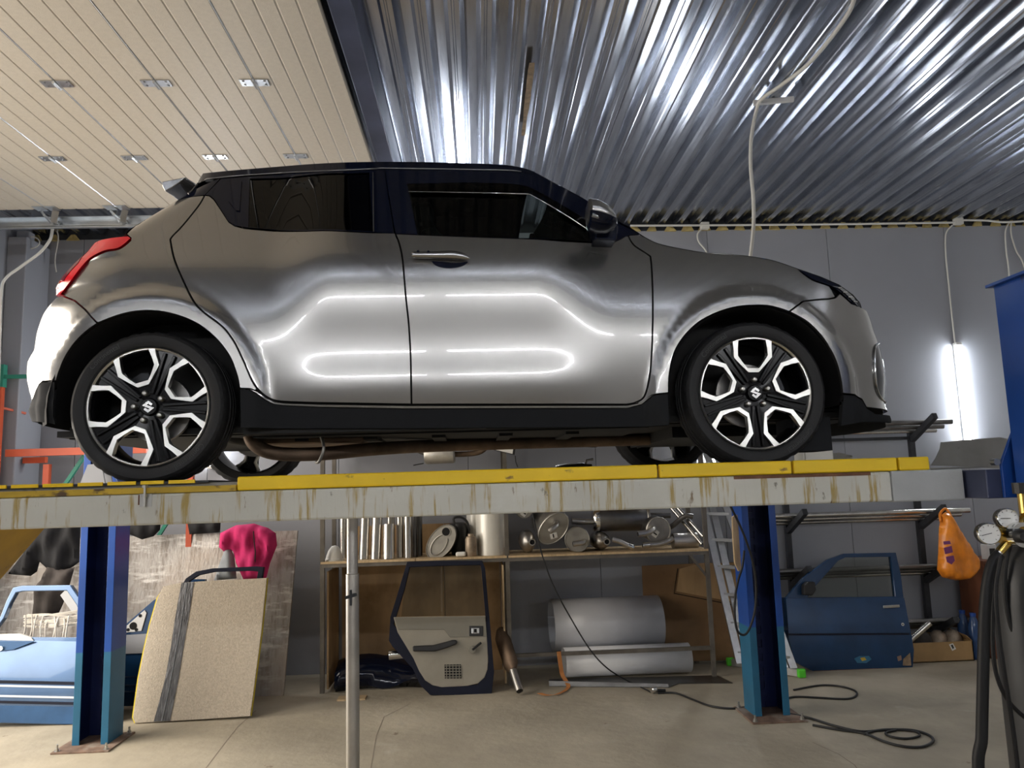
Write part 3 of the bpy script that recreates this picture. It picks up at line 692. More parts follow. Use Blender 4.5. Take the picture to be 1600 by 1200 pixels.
# ---- greenhouse
drip = [(279, 286.5), (345, 277.5), (450, 270), (579, 264.6), (600, 263.4), (710, 265), (790, 266.5), (814.5, 268.5)]
qt = panel('quarter_trim', P([(206, 349), (230, 329), (253, 309.5), (277, 290), (280, 287), (345, 278), (320, 305), (300, 307), (273, 312), (260, 316.5), (247, 323), (233, 332), (213, 350)]), 'car_black_gloss', gap=0.001)
sl = C([(600, 263.4), (606, 300), (612, 335), (617, 365)], 3)
def frame(name, outer, inner, parent_gap=0.001):
    """door frame: strip between two outlines with equal point counts"""
    objs = None
    n = len(outer); V2 = []; A = P(outer); B = P(inner)
    m1 = []
    for side in (1, -1):
        m = MB(); nr = []
        for i in range(n):
            j = (i+1) % n; K = 6
            rows = []
            for q in range(K+1):
                f = q/K; a = Vector(A[i]).lerp(Vector(A[j]), f); b = Vector(B[i]).lerp(Vector(B[j]), f); row = []
                for s in range(4):
                    c = a.lerp(b, s/3); g = float(inset(c.x, c.y)); row.append((c.x, c.y, g, s))
                rows.append(row)
            base = len(m.v)
            for row in rows:
                for (x, z, g, s) in row:
                    m.v.append(xf((x, side*(-HW+g), z))); gx = float(_samp(INS['B'][1], x, z)); gz = float(_samp(INS['B'][2], x, z)); nr.append((CR @ Vector((gx, -side, gz)).normalized())[:])
            for q in range(K):
                for s in range(3):
                    a0 = base+q*4+s; f4 = (a0, a0+1, a0+5, a0+4)
                    p0, p1, p2 = (CMI @ m.v[t] for t in f4[:3]); up = (p1-p0).cross(p2-p0).y*side < 0
                    m.f.append(f4 if up else f4[::-1])
            b2 = len(m.v)
            for row in rows:
                x, z, g, s = row[3]; m.v.append(xf((x, side*(-HW+g), z))); m.v.append(xf((x, side*(-HW+g+0.03), z))); nr += [(0, 0, 0)]*2
            for q in range(K): m.f.append((b2+2*q, b2+2*q+1, b2+2*q+3, b2+2*q+2))
        m1.append(m.build(name, 'car_black_gloss', car, smooth=180, fix=False, normals=nr))
    return m1
rglass = [(388, 355.5), (390, 279), (470, 274.5), (549, 270.8), (577, 269.5), (583, 361.5), (480, 359)]
rfr = frame('rear_window_frame', [(367, 352.5), (346, 279), (450, 271), (549, 267), (600, 264.5), (616, 364.5), (480, 360.8)], rglass)
panel('rear_corner_trim', P([(321, 304.5), (346, 279), (368, 352.5), (358, 346.5), (347, 329.5), (335, 311.5), (328, 305.5)]), 'car_black_gloss', gap=0.0)
rwin = panel('rear_side_window', P(rglass), 'glass_rear', off=-0.006, gap=-0.004, flange=0, cell=0.05)
panel('hidden_door_handle', P([(378, 284), (375, 330), (369, 329), (357, 314), (363, 298), (368, 285)]), 'car_black_gloss', off=0.006, flange=0.006, gap=0)
fglass = [(652, 366.5), (636, 287), (730, 285), (800, 287), (822, 290.5), (850, 304), (914, 343), (925, 378), (790, 372)]
ffr = frame('front_window_frame', [(618, 364.8), (601, 264), (710, 265.6), (790, 267), (815, 269.5), (843, 277), (914, 320), (960, 379), (790, 372.8)], fglass)
fwin = panel('front_side_window', P(fglass), 'glass_front', off=-0.006, gap=-0.004, flange=0, cell=0.05)
panel('mirror_sail', P([(914, 322), (985, 358), (1000, 366), (981, 367.5), (960, 378.6), (925, 378.6), (914, 343)]), 'car_black_gloss', gap=0.0)
panel('a_pillar', P([(815, 269), (836.5, 269.5), (864, 284.5), (889, 298), (916, 313), (960, 342), (985, 356), (914, 320), (843, 277)]), 'car_black_gloss', gap=0.0)
panel('wind_deflector', P([(637, 288), (779, 287), (822, 292), (850, 305.5), (911, 341.5), (916, 357.5), (868, 327), (828, 304), (638.5, 300.5)]), 'glass_rear', off=0.010, gap=0, flange=0.010, parent=fdoor)
strip('deflector_trim', [(638.5, 301), (700, 302), (770, 303.2), (826, 304.8)], 0.0022, 'chrome', off=0.012, parent=fdoor)
strip('deflector_trim', [(827, 304.8), (868, 328), (916, 359)], 0.0022, 'chrome', off=0.012, parent=fdoor)
strip('drip_moulding', drip, 0.003, 'steel_dark', off=0.004)
strip('b_pillar_seam', [(583, 270), (583.5, 320), (584, 362)], 0.003, 'dark_steel', off=0.002)
# ---- roof, windscreen, bonnet, tailgate: lofts between the two flanks
def loft(name, near, material, crown, power=2.2, nseg=14, parent=None):
    """near: list of (x, z, yhalf, crown direction x, z); surface across the car"""
    rows = []
    for (x, z, yh, nx, nz) in near:
        row = []
        for k in range(nseg+1):
            v = -1+2*k/nseg; b = crown*(1-abs(v)**power); row.append(xf((x+nx*b, v*yh, z+nz*b)))
        rows.append(row)
    return MB().grid(rows).build(name, material, parent or car, smooth=50)
def edge_pts(pxs, v='B', n=4, extra=0.0):
    return [(x, z, HW-float(inset(x, z, v))+extra) for x, z in P(C(pxs, n), v)]
roof_px = [(281, 278), (293, 274), (350, 267.5), (433, 260.5), (500, 255.5), (570, 253), (650, 253), (710, 254.5), (760, 256), (793, 258), (820, 263), (836.5, 269)]
re_ = edge_pts(roof_px)
drp = P(C(drip, 4))
m = MB()
for side in (1, -1):
    A = [xf((x, -side*yh, z)) for x, z, yh in re_]
    lo_px = [(281, 287), (293, 285), (350, 277.5), (433, 271.5), (500, 268), (570, 265.5), (650, 264.4), (710, 265.3), (760, 266.4), (793, 267), (818, 269), (834, 271.5)]
    B = [xf((x, -side*(yh+0.001), z)) for x, z, yh in edge_pts(lo_px)]
    MB().grid([A, B]).build('roof_side_rail', 'car_black_gloss', car, smooth=60)
loft('roof', [(x, z, yh, 0, 1) for x, z, yh in re_], 'car_black_gloss', 0.075)
ws = edge_pts([(836.5, 269), (864, 284), (889, 297.5), (916, 312.5), (960, 341.5), (985, 355.5), (1004, 368)])
loft('windscreen', [(x, z, yh, 0.75, 0.45) for x, z, yh in ws], 'glass_tint', 0.16)
hd = edge_pts([(1004, 368), (1027.6, 380), (1068, 389), (1104.6, 394.6), (1141, 397), (1170.6, 400), (1207, 406.5), (1246, 419.5), (1262, 425)])
hd += [(x, z, HW-float(inset(x, z))) for x, z in P([(1281, 431.5), (1311, 444.5), (1333, 460.5), (1344, 473)])]
loft('bonnet', [(x, z, yh, 0.35, 0.94) for x, z, yh in hd], 'car_silver', 0.06)
fe = []
for z in np.linspace(hd[-1][1], zl1, 14):
    x = float(np.interp(z, GZs, f0+0.985*fL)); fe.append((x, z, HW-float(inset(x, z))))
fe[0] = (hd[-1][0], hd[-1][1], hd[-1][2])
loft('front_fascia', [(x, z, yh, 1, 0) for x, z, yh in fe[:6]], 'car_silver', 0.10)
loft('grille', [(x, z, yh, 1, 0) for x, z, yh in fe[5:11]], 'car_black_plastic', 0.10)
loft('front_lip', [(x, z, yh, 1, 0) for x, z, yh in fe[10:]], 'car_black_plastic', 0.10)
rp = edge_pts([(281, 284), (253, 309), (230, 328.5), (207, 348), (197, 365)])
loft('rear_window', [(x, z, yh, -0.8, 0.3) for x, z, yh in rp], 'car_black_gloss', 0.09)
rb = []
for z in np.linspace(rp[-1][1], zr2, 16):
    x = float(np.interp(z, GZs, r0A-0.985*rLA)); rb.append((x, z, HW-float(inset(x, z, 'A'))))
loft('tailgate', [(rp[-1][0], rp[-1][1], rp[-1][2], -1, 0)]+[(x, z, yh, -1, 0) for x, z, yh in rb[1:9]], 'car_silver', 0.07)
loft('rear_bumper_centre', [(x, z, yh, -1, 0) for x, z, yh in rb[8:14]], 'car_silver', 0.07)
loft('rear_diffuser', [(x, z, yh, -1, 0) for x, z, yh in rb[13:]], 'car_black_plastic', 0.07)
# roof spoiler
sp = P([(q[0], q[1], 0.275) for q in ((253, 283.5), (253, 290), (258, 299), (268, 294), (279, 286.5), (290, 276.5))])
sy = HW-0.275
m = MB(); nn = 10; rows = []
for k in range(nn+1):
    v = -1+2*k/nn; s = 0.06*(1-v*v); rows.append([xf((x-s*(0.5 if i < 4 else 0.1), v*sy, z+0.06*(1-abs(v)**2.2))) for i, (x, z) in enumerate(sp)])
m.grid(rows, close=True)
b0 = 0; nP = len(sp); m.f.append(tuple(range(nP))); m.f.append(tuple(range(nn*nP, nn*nP+nP)))
m.build('roof_spoiler', 'car_silver', car, smooth=35, bevel=0.004)
# ---- dark inner shell, floor pan, wheel liners
shell_px = [(250, 340), (300, 330), (352, 352), (640, 370), (930, 382), (1010, 385), (1150, 410), (1235, 428), (1255, 470)]
inner = P(shell_px+arch_f[::-1]+[(1044, 660), (640, 664), (378, 664)]+arch_r+[(150, 500), (120, 470), (150, 420), (200, 385)])
panel('inner_shell', inner, 'car_under', off=-0.030, gap=0.006, flange=0, cell=0.05)
up = MB().box2((-0.42, -0.68, 0.205), (3.0, 0.68, 0.23)); up.box2((0.35, -0.62, 0.188), (2.05, 0.62, 0.21)); up.box2((2.2, -0.45, 0.15), (2.95, 0.45, 0.24)); up.box2((0.36, -0.80, 0.19), (2.04, -0.70, 0.26)); up.box2((0.36, 0.70, 0.19), (2.04, 0.80, 0.26))
for q in range(5): up.box2((0.5+0.3*q, -0.5, 0.176), (0.56+0.3*q, 0.5, 0.19))
up.v = [xf(p) for p in up.v]; up.build('floor_pan', 'car_under', car)
tk = MB().box2((0.30, -0.50, 0.165), (0.80, 0.42, 0.20)); tk.v = [xf(p) for p in tk.v]; tk.build('fuel_tank', 'exhaust_rusty', car, bevel=0.03)
bf = MB().box2((-0.40, -0.62, 0.20), (3.0, 0.62, 0.62)); bf.v = [xf(p) for p in bf.v]; bf.build('cabin_floor', 'car_under', car)
for cx, R_ in ((0.0, 0.383), (WB, 0.366)):
    for side in (1, -1):
        m = MB(); rows = []
        for yy, dR in ((-0.785, 0.045), (-0.838, 0.002), (-0.62, 0), (-0.60, 0)):
            rows.append([xf((cx+(R_+dR)*math.cos(a), side*yy, 0.304+(R_+dR)*math.sin(a))) for a in np.linspace(-0.15, math.pi+0.15, 25)])
        m.grid(rows); n = len(m.v); m.v.append(xf((cx, side*-0.60, 0.25)))
        for k in range(24): m.f.append((75+k, 75+k+1, n))
        m.build('wheel_liner', 'black_void', car, smooth=60)
# exhaust, rear axle
ex = MB().tube([xf(p) for p in smooth_path([(0.30, -0.50, 0.24), (0.33, -0.52, 0.17), (0.42, -0.53, 0.125), (0.60, -0.50, 0.118), (0.85, -0.38, 0.14), (1.2, -0.15, 0.16), (2.2, 0, 0.17)], 6)], 0.031, 12)
ex.build('exhaust_pipe', 'exhaust_rusty', car, smooth=60)
hg = MB().tube([xf(p) for p in smooth_path([(0.62, -0.55, 0.20), (0.64, -0.58, 0.14), (0.62, -0.57, 0.085), (0.60, -0.53, 0.08)], 5)], 0.007, 8); hg.build('exhaust_hanger', 'exhaust_grey', car, smooth=60)
ax = MB().tube([xf((0.05, -0.62, 0.30)), xf((0.22, -0.45, 0.21)), xf((0.22, 0.45, 0.21)), xf((0.05, 0.62, 0.30))], 0.035, 10); ax.build('rear_axle_beam', 'car_under', car, smooth=60)
for side in (1, -1):
    a2 = MB().tube([xf((WB-0.02, side*-0.66, 0.24)), xf((WB-0.16, side*-0.35, 0.20))], 0.025, 8); a2.tube([xf((WB-0.02, side*-0.66, 0.24)), xf((WB+0.18, side*-0.35, 0.19))], 0.02, 8)
    a2.build('suspension_arm', 'car_under', car, smooth=60)
mf = MB().box2((2.62, -0.80, 0.06), (2.78, -0.62, 0.20)); mf.v = [xf(p) for p in mf.v]; mf.build('air_deflector', 'car_black_plastic', car)
# ---- wheels
RT, RR = 0.306, 0.2385
def rot2(p, a): return (p[0]*math.cos(a)-p[1]*math.sin(a), p[0]*math.sin(a)+p[1]*math.cos(a))
def text_mesh(body, size):
    cu = bpy.data.curves.new('t', 'FONT'); cu.body = body; cu.size = size; cu.align_x = 'CENTER'; cu.resolution_u = 2
    o = bpy.data.objects.new('t', cu); COL.objects.link(o); dg = bpy.context.evaluated_depsgraph_get()
    me = bpy.data.meshes.new_from_object(o.evaluated_get(dg)); V = [tuple(v.co) for v in me.vertices]; F = [tuple(p.vertices) for p in me.polygons]
    bpy.data.objects.remove(o); bpy.data.meshes.remove(me); bpy.data.curves.remove(cu); return V, F
TXT = text_mesh('Continental', 0.030)
def wheel(cx, side, phase, steer=0.0):
    """phase: angle of one window opening; side 1 = camera side"""
    yf = -HW+0.034
    cz = RT
    def w(p):   # wheel coordinates (u right, depth inward, v up) -> world
        u, d, v = p
        return xf((cx+u, side*(yf+d), cz+v))
    def mk(m, name, mt, parent, smooth=None, bevel=0):
        m.v = [w(p) for p in m.v]; return m.build(name, mt, parent, smooth=smooth, bevel=bevel)
    Y = (0, 1, 0)
    # black web between the openings, hub, barrel: the wheel itself
    m = MB(); R = RR
    m.lathe([(R*0.985, 0.004), (R*0.99, 0.02), (R*0.955, 0.03), (R*0.93, 0.10), (R*0.985, 0.19), (R*0.97, 0.19), (R*0.915, 0.10), (R*0.93, 0.034)], (0, 0, 0), Y, 64, closed=True)
    step = 2*math.pi/5
    for k in range(5):
        a = phase-math.pi/2+k*step; b = a-step
        r_ = lambda p: rot2(p, a); q_ = lambda p: rot2(p, b)
        seq = [r_((.335, .92)), r_((.34, .63)), r_((.10, .37)), (0, 0), q_((-.10, .37)), q_((-.34, .63)), q_((-.335, .92))]
        a1 = math.atan2(seq[-1][1], seq[-1][0]); a2 = math.atan2(seq[0][1], seq[0][0])
        while a2 < a1: a2 += 2*math.pi
        seq += [(0.97*math.cos(t), 0.97*math.sin(t)) for t in np.linspace(a1, a2, 7)]
        dep = lambda p: 0.012+0.012*(1-abs(math.hypot(*p)-0.5)*2)
        n0 = len(m.v); n = len(seq)
        m.v += [Vector((p[0]*R, 0.016 if math.hypot(*p) > 0.3 else 0.020, p[1]*R)) for p in seq]+[Vector((p[0]*R, 0.045, p[1]*R)) for p in seq]
        for i in range(n):
            j = (i+1) % n; m.f.append((n0+i, n0+j, n0+n+j, n0+n+i))
            if i not in (3,) and j not in (3,): m.f.append((n0+3, n0+i, n0+j))
        tri = [(0, 0), r_((-.10, .37)), r_((.10, .37))]
        n0 = len(m.v); m.v += [Vector((p[0]*R, 0.020 if i == 0 else 0.016, p[1]*R)) for i, p in enumerate(tri)]; m.f.append((n0, n0+1, n0+2))
    wh = mk(m, 'wheel', 'rim_black', car, smooth=35)
    # polished faces: rim ring and hexagonal frames
    m = MB(); m.lathe([(R*0.957, 0.004), (R*0.985, -0.003), (R*1.0, 0.002), (R*1.0, 0.018), (R*0.957, 0.018)], (0, 0, 0), Y, 80, closed=True)
    O = [(-.35, .92), (-.34, .78), (-.343, .628), (-.22, .496), (-.093, .367), (.093, .367), (.22, .496), (.343, .628), (.34, .78), (.35, .92), (.12, .985), (-.12, .985)]
    I = [(-.245, .935), (-.262, .80), (-.268, .66), (-.19, .545), (-.105, .437), (.105, .437), (.19, .545), (.268, .66), (.262, .80), (.245, .935), (.08, .955), (-.08, .955)]
    for k in range(5):
        a = phase-math.pi/2+k*step
        dd = lambda p: -0.001+0.012*(1-min(1, math.hypot(*p)/0.9))
        f = lambda p: (lambda q: (q[0]*R, dd(p), q[1]*R))(rot2(p, a))
        m.ring([f(p) for p in O], [f(p) for p in I], (0, 0.03, 0))
    mk(m, 'polished_face', 'rim_polished', wh, smooth=30)
    # twin ribs of each spoke
    for k in range(5):
        a = phase+math.pi/5+k*step
        for s in (-1, 1):
            m = MB(); dx, dz = math.cos(a), math.sin(a); px_, pz_ = -dz, dx
            p0 = Vector((dx*R*0.22+px_*R*0.035*s, 0.016, dz*R*0.22+pz_*R*0.035*s)); p1 = Vector((dx*R*0.93+px_*R*0.085*s, 0.012, dz*R*0.93+pz_*R*0.085*s))
            m.bar(p0, p1, R*0.05, 0.016, (0, 1, 0)); mk(m, 'spoke_rib', 'rim_black', wh, bevel=0.002)
    # hub cap, emblem, nuts
    mk(MB().lathe([(0.001, 0.004), (R*0.13, 0.004), (R*0.145, 0.009), (R*0.15, 0.03)], (0, 0, 0), Y, 32), 'centre_cap', 'rim_black', wh, smooth=40)
    pth = [(.52, .26), (0, .66), (-.54, .22), (.54, -.22), (0, -.66), (-.52, -.26)]; m = MB(); s_ = R*0.115; hw = 0.17
    L_, R_ = [], []
    for i, p in enumerate(pth):
        a_ = Vector(pth[max(i-1, 0)]); c_ = Vector(pth[min(i+1, 5)]); p_ = Vector(p)
        d1 = (p_-a_).normalized() if i else (c_-p_).normalized(); d2 = (c_-p_).normalized() if i < 5 else d1
        n1 = Vector((-d1.y, d1.x)); n2 = Vector((-d2.y, d2.x)); mm = (n1+n2); mm.normalize(); q = hw/max(0.55, mm.dot(n1)); L_.append(p_+mm*q); R_.append(p_-mm*q)
    for i in range(5):
        m.prism([(q.x*s_*(1 if side == 1 else -1), 0.0005, q.y*s_) for q in (L_[i], L_[i+1], R_[i+1], R_[i])], (0, 0.004, 0))
    mk(m, 'emblem', 'chrome', wh)
    for k in range(5):
        a = phase+k*step; u, v = R*0.235*math.cos(a), R*0.235*math.sin(a)
        mk(MB().lathe([(0.001, -0.006), (0.007, -0.005), (0.011, 0.0), (0.0125, 0.006), (0.0125, 0.025)], (u, 0, v), Y, 12), 'lug_nut', 'bolt_steel', wh, smooth=40)
    # brake disc and caliper behind the spokes
    mk(MB().lathe([(0.07, 0.10), (0.135, 0.10), (0.135, 0.122), (0.07, 0.122)], (0, 0, 0), Y, 40, closed=True), 'brake_disc', 'brake_steel', wh, smooth=40)
    m = MB(); ca = 0.35 if cx > 1 else 2.2
    m.prism([(r_*math.cos(t), 0.085, r_*math.sin(t)) for r_, t in [(0.155, ca-0.4), (0.165, ca-0.2), (0.165, ca+0.2), (0.155, ca+0.4), (0.09, ca+0.35), (0.085, ca), (0.09, ca-0.35)]], (0, 0.06, 0)); mk(m, 'brake_caliper', 'dark_steel', wh, bevel=0.004)
    mk(MB().lathe([(0.001, 0.10), (0.075, 0.10), (0.08, 0.15), (0.001, 0.15)], (0, 0, 0), Y, 24), 'wheel_hub', 'dark_steel', wh, smooth=40)
    # tyre
    tw = 0.195; seg = 120; m = MB()
    prof = [(RR*0.99, 0.012), (RR*1.02, 0.0), (RR*1.03, -0.004), (0.262, -0.012), (0.283, -0.011), (0.294, -0.003), (0.3005, 0.010), (0.3025, 0.014), (0.3045, 0.040), (0.2975, 0.042), (0.2975, 0.050), (0.3055, 0.052), (RT, 0.075), (0.299, 0.077), (0.299, 0.085), (RT, 0.087), (RT, 0.105), (0.299, 0.107), (0.299, 0.115), (RT, 0.117), (0.3045, 0.150), (0.294, 0.18), (0.275, 0.195), (RR*0.99, 0.182)]
    for (r_, h) in prof:
        for k in range(seg):
            t = 2*math.pi*k/seg; rr = r_-(0.004 if (k % 3 == 0 and 0.001 < h < 0.039) or (k % 3 == 0 and h > 0.13 and h < 0.181) else 0)
            m.v.append(Vector((rr*math.cos(t), h, rr*math.sin(t))))
    for i in range(len(prof)-1):
        for k in range(seg): m.f.append((i*seg+k, i*seg+(k+1) % seg, (i+1)*seg+(k+1) % seg, (i+1)*seg+k))
    ty_ = mk(m, 'tyre', 'rubber', wh, smooth=30)
    if side == 1:
        for c0 in (math.radians(-50), math.radians(130)):
            m = MB()
            base = 0.262
            for (tx, tv, _) in TXT[0]:
                r_ = base-0.004+tv; t = c0-tx/0.272; m.v.append(Vector((r_*math.cos(t), -0.0135+(0.0012 if r_ > 0.276 else 0), r_*math.sin(t))))
            m.f = list(TXT[1]); m.v = [w(p) for p in m.v]
            mm = m.build('sidewall_lettering', 'rubber_text', wh)
    return wh
wheel(0.0, 1, math.radians(106)); wheel(WB, 1, math.radians(90))
wheel(0.0, -1, math.radians(75)); wheel(WB, -1, math.radians(60))
# ---- door mirror
def mirror_(side):
    ys = lambda y: side*y
    mo = MB(); rows = []
    c = on_plane(938, 340, -0.10); prof_ = [(-0.062, 0.055, 0.070), (-0.055, 0.078, 0.088), (-0.02, 0.082, 0.095), (0.025, 0.070, 0.085), (0.06, 0.044, 0.06), (0.075, 0.012, 0.02)]
    for (dx, rz, ry) in prof_:
        rows.append([xf((c[0]+dx*0.85+0.004, ys(-HW-0.085+math.cos(t)*ry), c[1]+0.006-dx*0.25+math.sin(t)*rz*0.78)) for t in np.linspace(0, 2*math.pi, 21)[:-1]])
    mo.grid(rows, close=True); mo.f.append(tuple(range(20))); mo.f.append(tuple(100+k for k in range(20)))
    h = mo.build('door_mirror', 'car_silver', car, smooth=50)
    b = MB(); rows = []
    for (dx, rz, ry) in prof_:
        rows.append([xf((c[0]+dx*0.87+0.004, ys(-HW-0.085+math.cos(t)*(ry+0.002)), c[1]+0.004-dx*0.25+math.sin(t)*(rz+0.003)*0.78)) for t in np.linspace(math.pi*1.06, math.pi*1.94, 12)])
    b.grid(rows); b.build('mirror_underside', 'car_black_gloss', h, smooth=50)
    b = MB(); q = on_plane(942, 372, 0.03)
    b.prism([xf((q[0]+dx, ys(-HW+0.075), q[1]+dz)) for dx, dz in ((-0.045, -0.025), (0.045, -0.03), (0.055, 0.03), (0.035, 0.075), (-0.03, 0.07))], xf((0, ys(-0.11), 0))-xf((0, 0, 0)))
    b.build('mirror_base', 'car_black_gloss', h, bevel=0.006)
    s_ = MB(); s_.tube([xf((c[0]-0.045+0.018*k, ys(-HW-0.165+0.004*k*k*0.6), c[1]-0.012-0.0045*k)) for k in range(6)], 0.009, 8); s_.build('indicator_strip', 'lamp_clear', h, smooth=60)
    return h
mirror_(1); mirror_(-1)
# ---- door handle, fuel of small trim
hn = []
for side in (1, -1):
    hp = [on_body(a_, b_) for a_, b_ in C([(644, 401), (660, 401.3), (685, 401.5), (705, 401.5), (722, 403.5), (734, 407)], 4)]
    rd = np.interp(np.linspace(0, 1, len(hp)), [0, 0.05, 0.3, 0.62, 0.85, 1], [0.010, 0.013, 0.014, 0.019, 0.014, 0.003])
    m = MB(); m.tube([Vector((x_, -HW+float(inset(x_, z_))-0.026, z_)) for x_, z_ in hp], list(rd), 12)
    m.v = [xf((p.x, side*p.y, p.z)) for p in m.v]
    hn.append(m.build('door_handle', 'handle_chrome', fdoor[0 if side == 1 else 1], smooth=50))
panel('handle_cup', P(C([(674, 408), (690, 409), (715, 411), (731, 409), (722, 416), (704, 419.5), (686, 417), (677, 412)], 3)), 'car_black_gloss', off=0.001, gap=0, flange=0.004, parent=fdoor, cell=0.02)
for (hx, hy) in ((654, 397.5), (670, 398)):
    c = on_body(hx, hy); MB().cyl(xf((c[0], -HW+float(inset(*c))-0.041, c[1])), xf((c[0], -HW+float(inset(*c))-0.02, c[1])), 0.0055, 10).build('lock_button', 'car_black_gloss', fdoor[0])
# ---- cabin
cb = MB().box2((0.1, -0.60, 0.60), (2.35, 0.60, 0.66)); cb.v = [xf(p) for p in cb.v]; cb.build('cabin_trim', 'interior', car)
ds = MB().box2((1.95, -0.60, 0.62), (2.30, 0.60, 0.93)); ds.v = [xf(p) for p in ds.v]; ds.build('dashboard', 'interior', car, bevel=0.05)
for sx, w_ in ((1.15, 0.5), (0.35, 0.5)):
    for yy in (-0.36, 0.36):
        s_ = MB().bar((sx+0.12, yy, 0.62), (sx-0.06, yy, 1.12), w_, 0.12, (1, 0, 0.3)); s_.v = [xf(p) for p in s_.v]; so = s_.build('seat_back', 'interior', car, bevel=0.05)
        s_ = MB().bar((sx-0.06, yy, 1.15), (sx-0.08, yy, 1.28), 0.26, 0.09, (1, 0, 0.2)); s_.v = [xf(p) for p in s_.v]; s_.build('head_rest', 'interior', so, bevel=0.03)
s_ = MB(); cc = Vector((1.82, 0.36, 0.95)); s_.tube([xf(cc+Vector((0.08*math.sin(t)*0.9, 0.18*math.cos(t), 0.17*math.sin(t)))) for t in np.linspace(0, 2*math.pi, 25)[:-1]], 0.015, 8, closed=True); s_.build('steering_wheel', 'interior', car, smooth=60)
s_ = MB().box((0, 0, 0), (0.03, 0.22, 0.06)); s_.v = [xf(p+Vector((1.62, 0.0, 1.22))) for p in s_.v]; s_.build('rear_view_mirror', 'interior', car, bevel=0.01)
# ------------------------------------------------------------------ materials of the clutter
dm('door_blue', (0.008, 0.040, 0.110), 0.26, 0.2, var=(4, 0.2, I3), coat=0.4, layers=[(6, I3, 0.73, 0.02, (0.20, 0.19, 0.17))])
dm('door_blue_light', (0.085, 0.15, 0.27), 0.22, 0.5, var=(3, 0.15, I3), coat=0.6, layers=[(9, I3, 0.75, 0.015, (0.55, 0.55, 0.53))])
dm('door_blue_low', (0.03, 0.085, 0.19), 0.3, 0.2, var=(5, 0.2, I3), layers=[(9, I3, 0.74, 0.02, (0.5, 0.48, 0.42))])
dm('door_navy', (0.004, 0.006, 0.018), 0.6, spec=0.3, var=(5, 0.3, I3))
dm('trim_grey', (0.27, 0.25, 0.205), 0.62, var=(6, 0.08, I3), bump=(90, 0.08, I3))
dm('trim_grey_dark', (0.185, 0.175, 0.145), 0.65, var=(6, 0.08, I3))
dm('black_plastic', (0.014, 0.014, 0.015), 0.45)
dm('sheet_corroded', (0.37, 0.345, 0.32), 0.5, 0.35, var=(2, 0.2, I3), layers=[(5, (5, 1, 1.1), 0.54, 0.08, (0.23, 0.20, 0.175)), (5, (1, 1, 4), 0.60, 0.08, (0.60, 0.57, 0.54)), (1.1, I3, 0.58, 0.1, (0.36, 0.30, 0.25))], bump=(20, 0.3, (3, 1, 1)))
dm('board_beige', (0.50, 0.435, 0.35), 0.9, var=(60, 0.14, I3), bump=(110, 0.7, I3))
dm('tape_grey', (0.12, 0.12, 0.125), 0.35, 0.3, var=(14, 0.4, (2, 1, 0.6)), bump=(16, 0.7, (4, 1, 1)))
dm('foam_edge', (0.62, 0.50, 0.04), 0.85)
dm('cloth_black', (0.013, 0.013, 0.015), 0.85, var=(12, 0.3, I3))
dm('cloth_brown', (0.055, 0.046, 0.042), 0.85, var=(8, 0.25, I3))
dm('cloth_pink', (0.55, 0.022, 0.135), 0.85, var=(9, 0.15, I3))
dm('cloth_grey', (0.27, 0.29, 0.31), 0.85, var=(9, 0.15, I3))
dm('rack_orange', (0.55, 0.085, 0.028), 0.45, var=(5, 0.15, I3))
dm('rack_green', (0.03, 0.25, 0.17), 0.45, var=(5, 0.15, I3))
dm('white_strips', (0.75, 0.70, 0.62), 0.6)
dm('bag_orange', (0.88, 0.26, 0.02), 0.3, var=(7, 0.25, I3), bump=(9, 0.6, (2, 2, 0.7)))
dm('bag_print', (0.22, 0.05, 0.18), 0.45)
dm('cardboard', (0.36, 0.225, 0.10), 0.8, var=(6, 0.12, I3))
dm('paper', (0.75, 0.74, 0.70), 0.7)
dm('ink', (0.03, 0.03, 0.03), 0.7)
dm('alu', (0.48, 0.48, 0.47), 0.38, 1.0, var=(8, 0.15, I3))
dm('green_plastic', (0.10, 0.62, 0.04), 0.45)
dm('roll_white', (0.66, 0.67, 0.69), 0.35, var=(3, 0.05, I3))
dm('roll_grey', (0.46, 0.47, 0.50), 0.33, var=(3, 0.06, I3))
dm('strap_orange', (0.50, 0.20, 0.06), 0.7)
dm('cylinder_grey', (0.032, 0.033, 0.035), 0.42, 0.2, var=(5, 0.35, I3), layers=[(4, I3, 0.68, 0.03, (0.30, 0.28, 0.25)), (16, I3, 0.73, 0.02, (0.4, 0.38, 0.35))])
dm('brass', (0.72, 0.50, 0.14), 0.25, 1.0)
dm('gauge_face', (0.72, 0.72, 0.70), 0.4)
dm('hose', (0.010, 0.010, 0.011), 0.5, spec=0.3)
dm('cabinet_brown', (0.17, 0.06, 0.028), 0.6)
dm('red_pack', (0.5, 0.03, 0.02), 0.5)
dm('bottle_blue', (0.03, 0.07, 0.18), 0.12)
dm('white_painted', (0.74, 0.72, 0.66), 0.35, 0.3, var=(4, 0.05, I3))
dm('rust_can', (0.34, 0.27, 0.20), 0.5, 0.5, var=(18, 0.35, I3))
dm('wood_dark', (0.20, 0.115, 0.05), 0.7, var=(4, 0.3, I3), layers=[(2, I3, 0.58, 0.1, (0.11, 0.06, 0.03))])
def lean_at(px, py, yb, lean):
    d = ray(px, py); t = (yb+lean*CAM_H)/(d.y-lean*d.z); return Vector((d.x*t, d.y*t, CAM_H+d.z*t))
def LP(lst, yb, lean): return [lean_at(a, b, yb, lean) for a, b in lst]
def AP(lst, Y): return [at(a, b, Y) for a, b in lst]
def ground(o_list_pts): return min(p.z for p in o_list_pts)
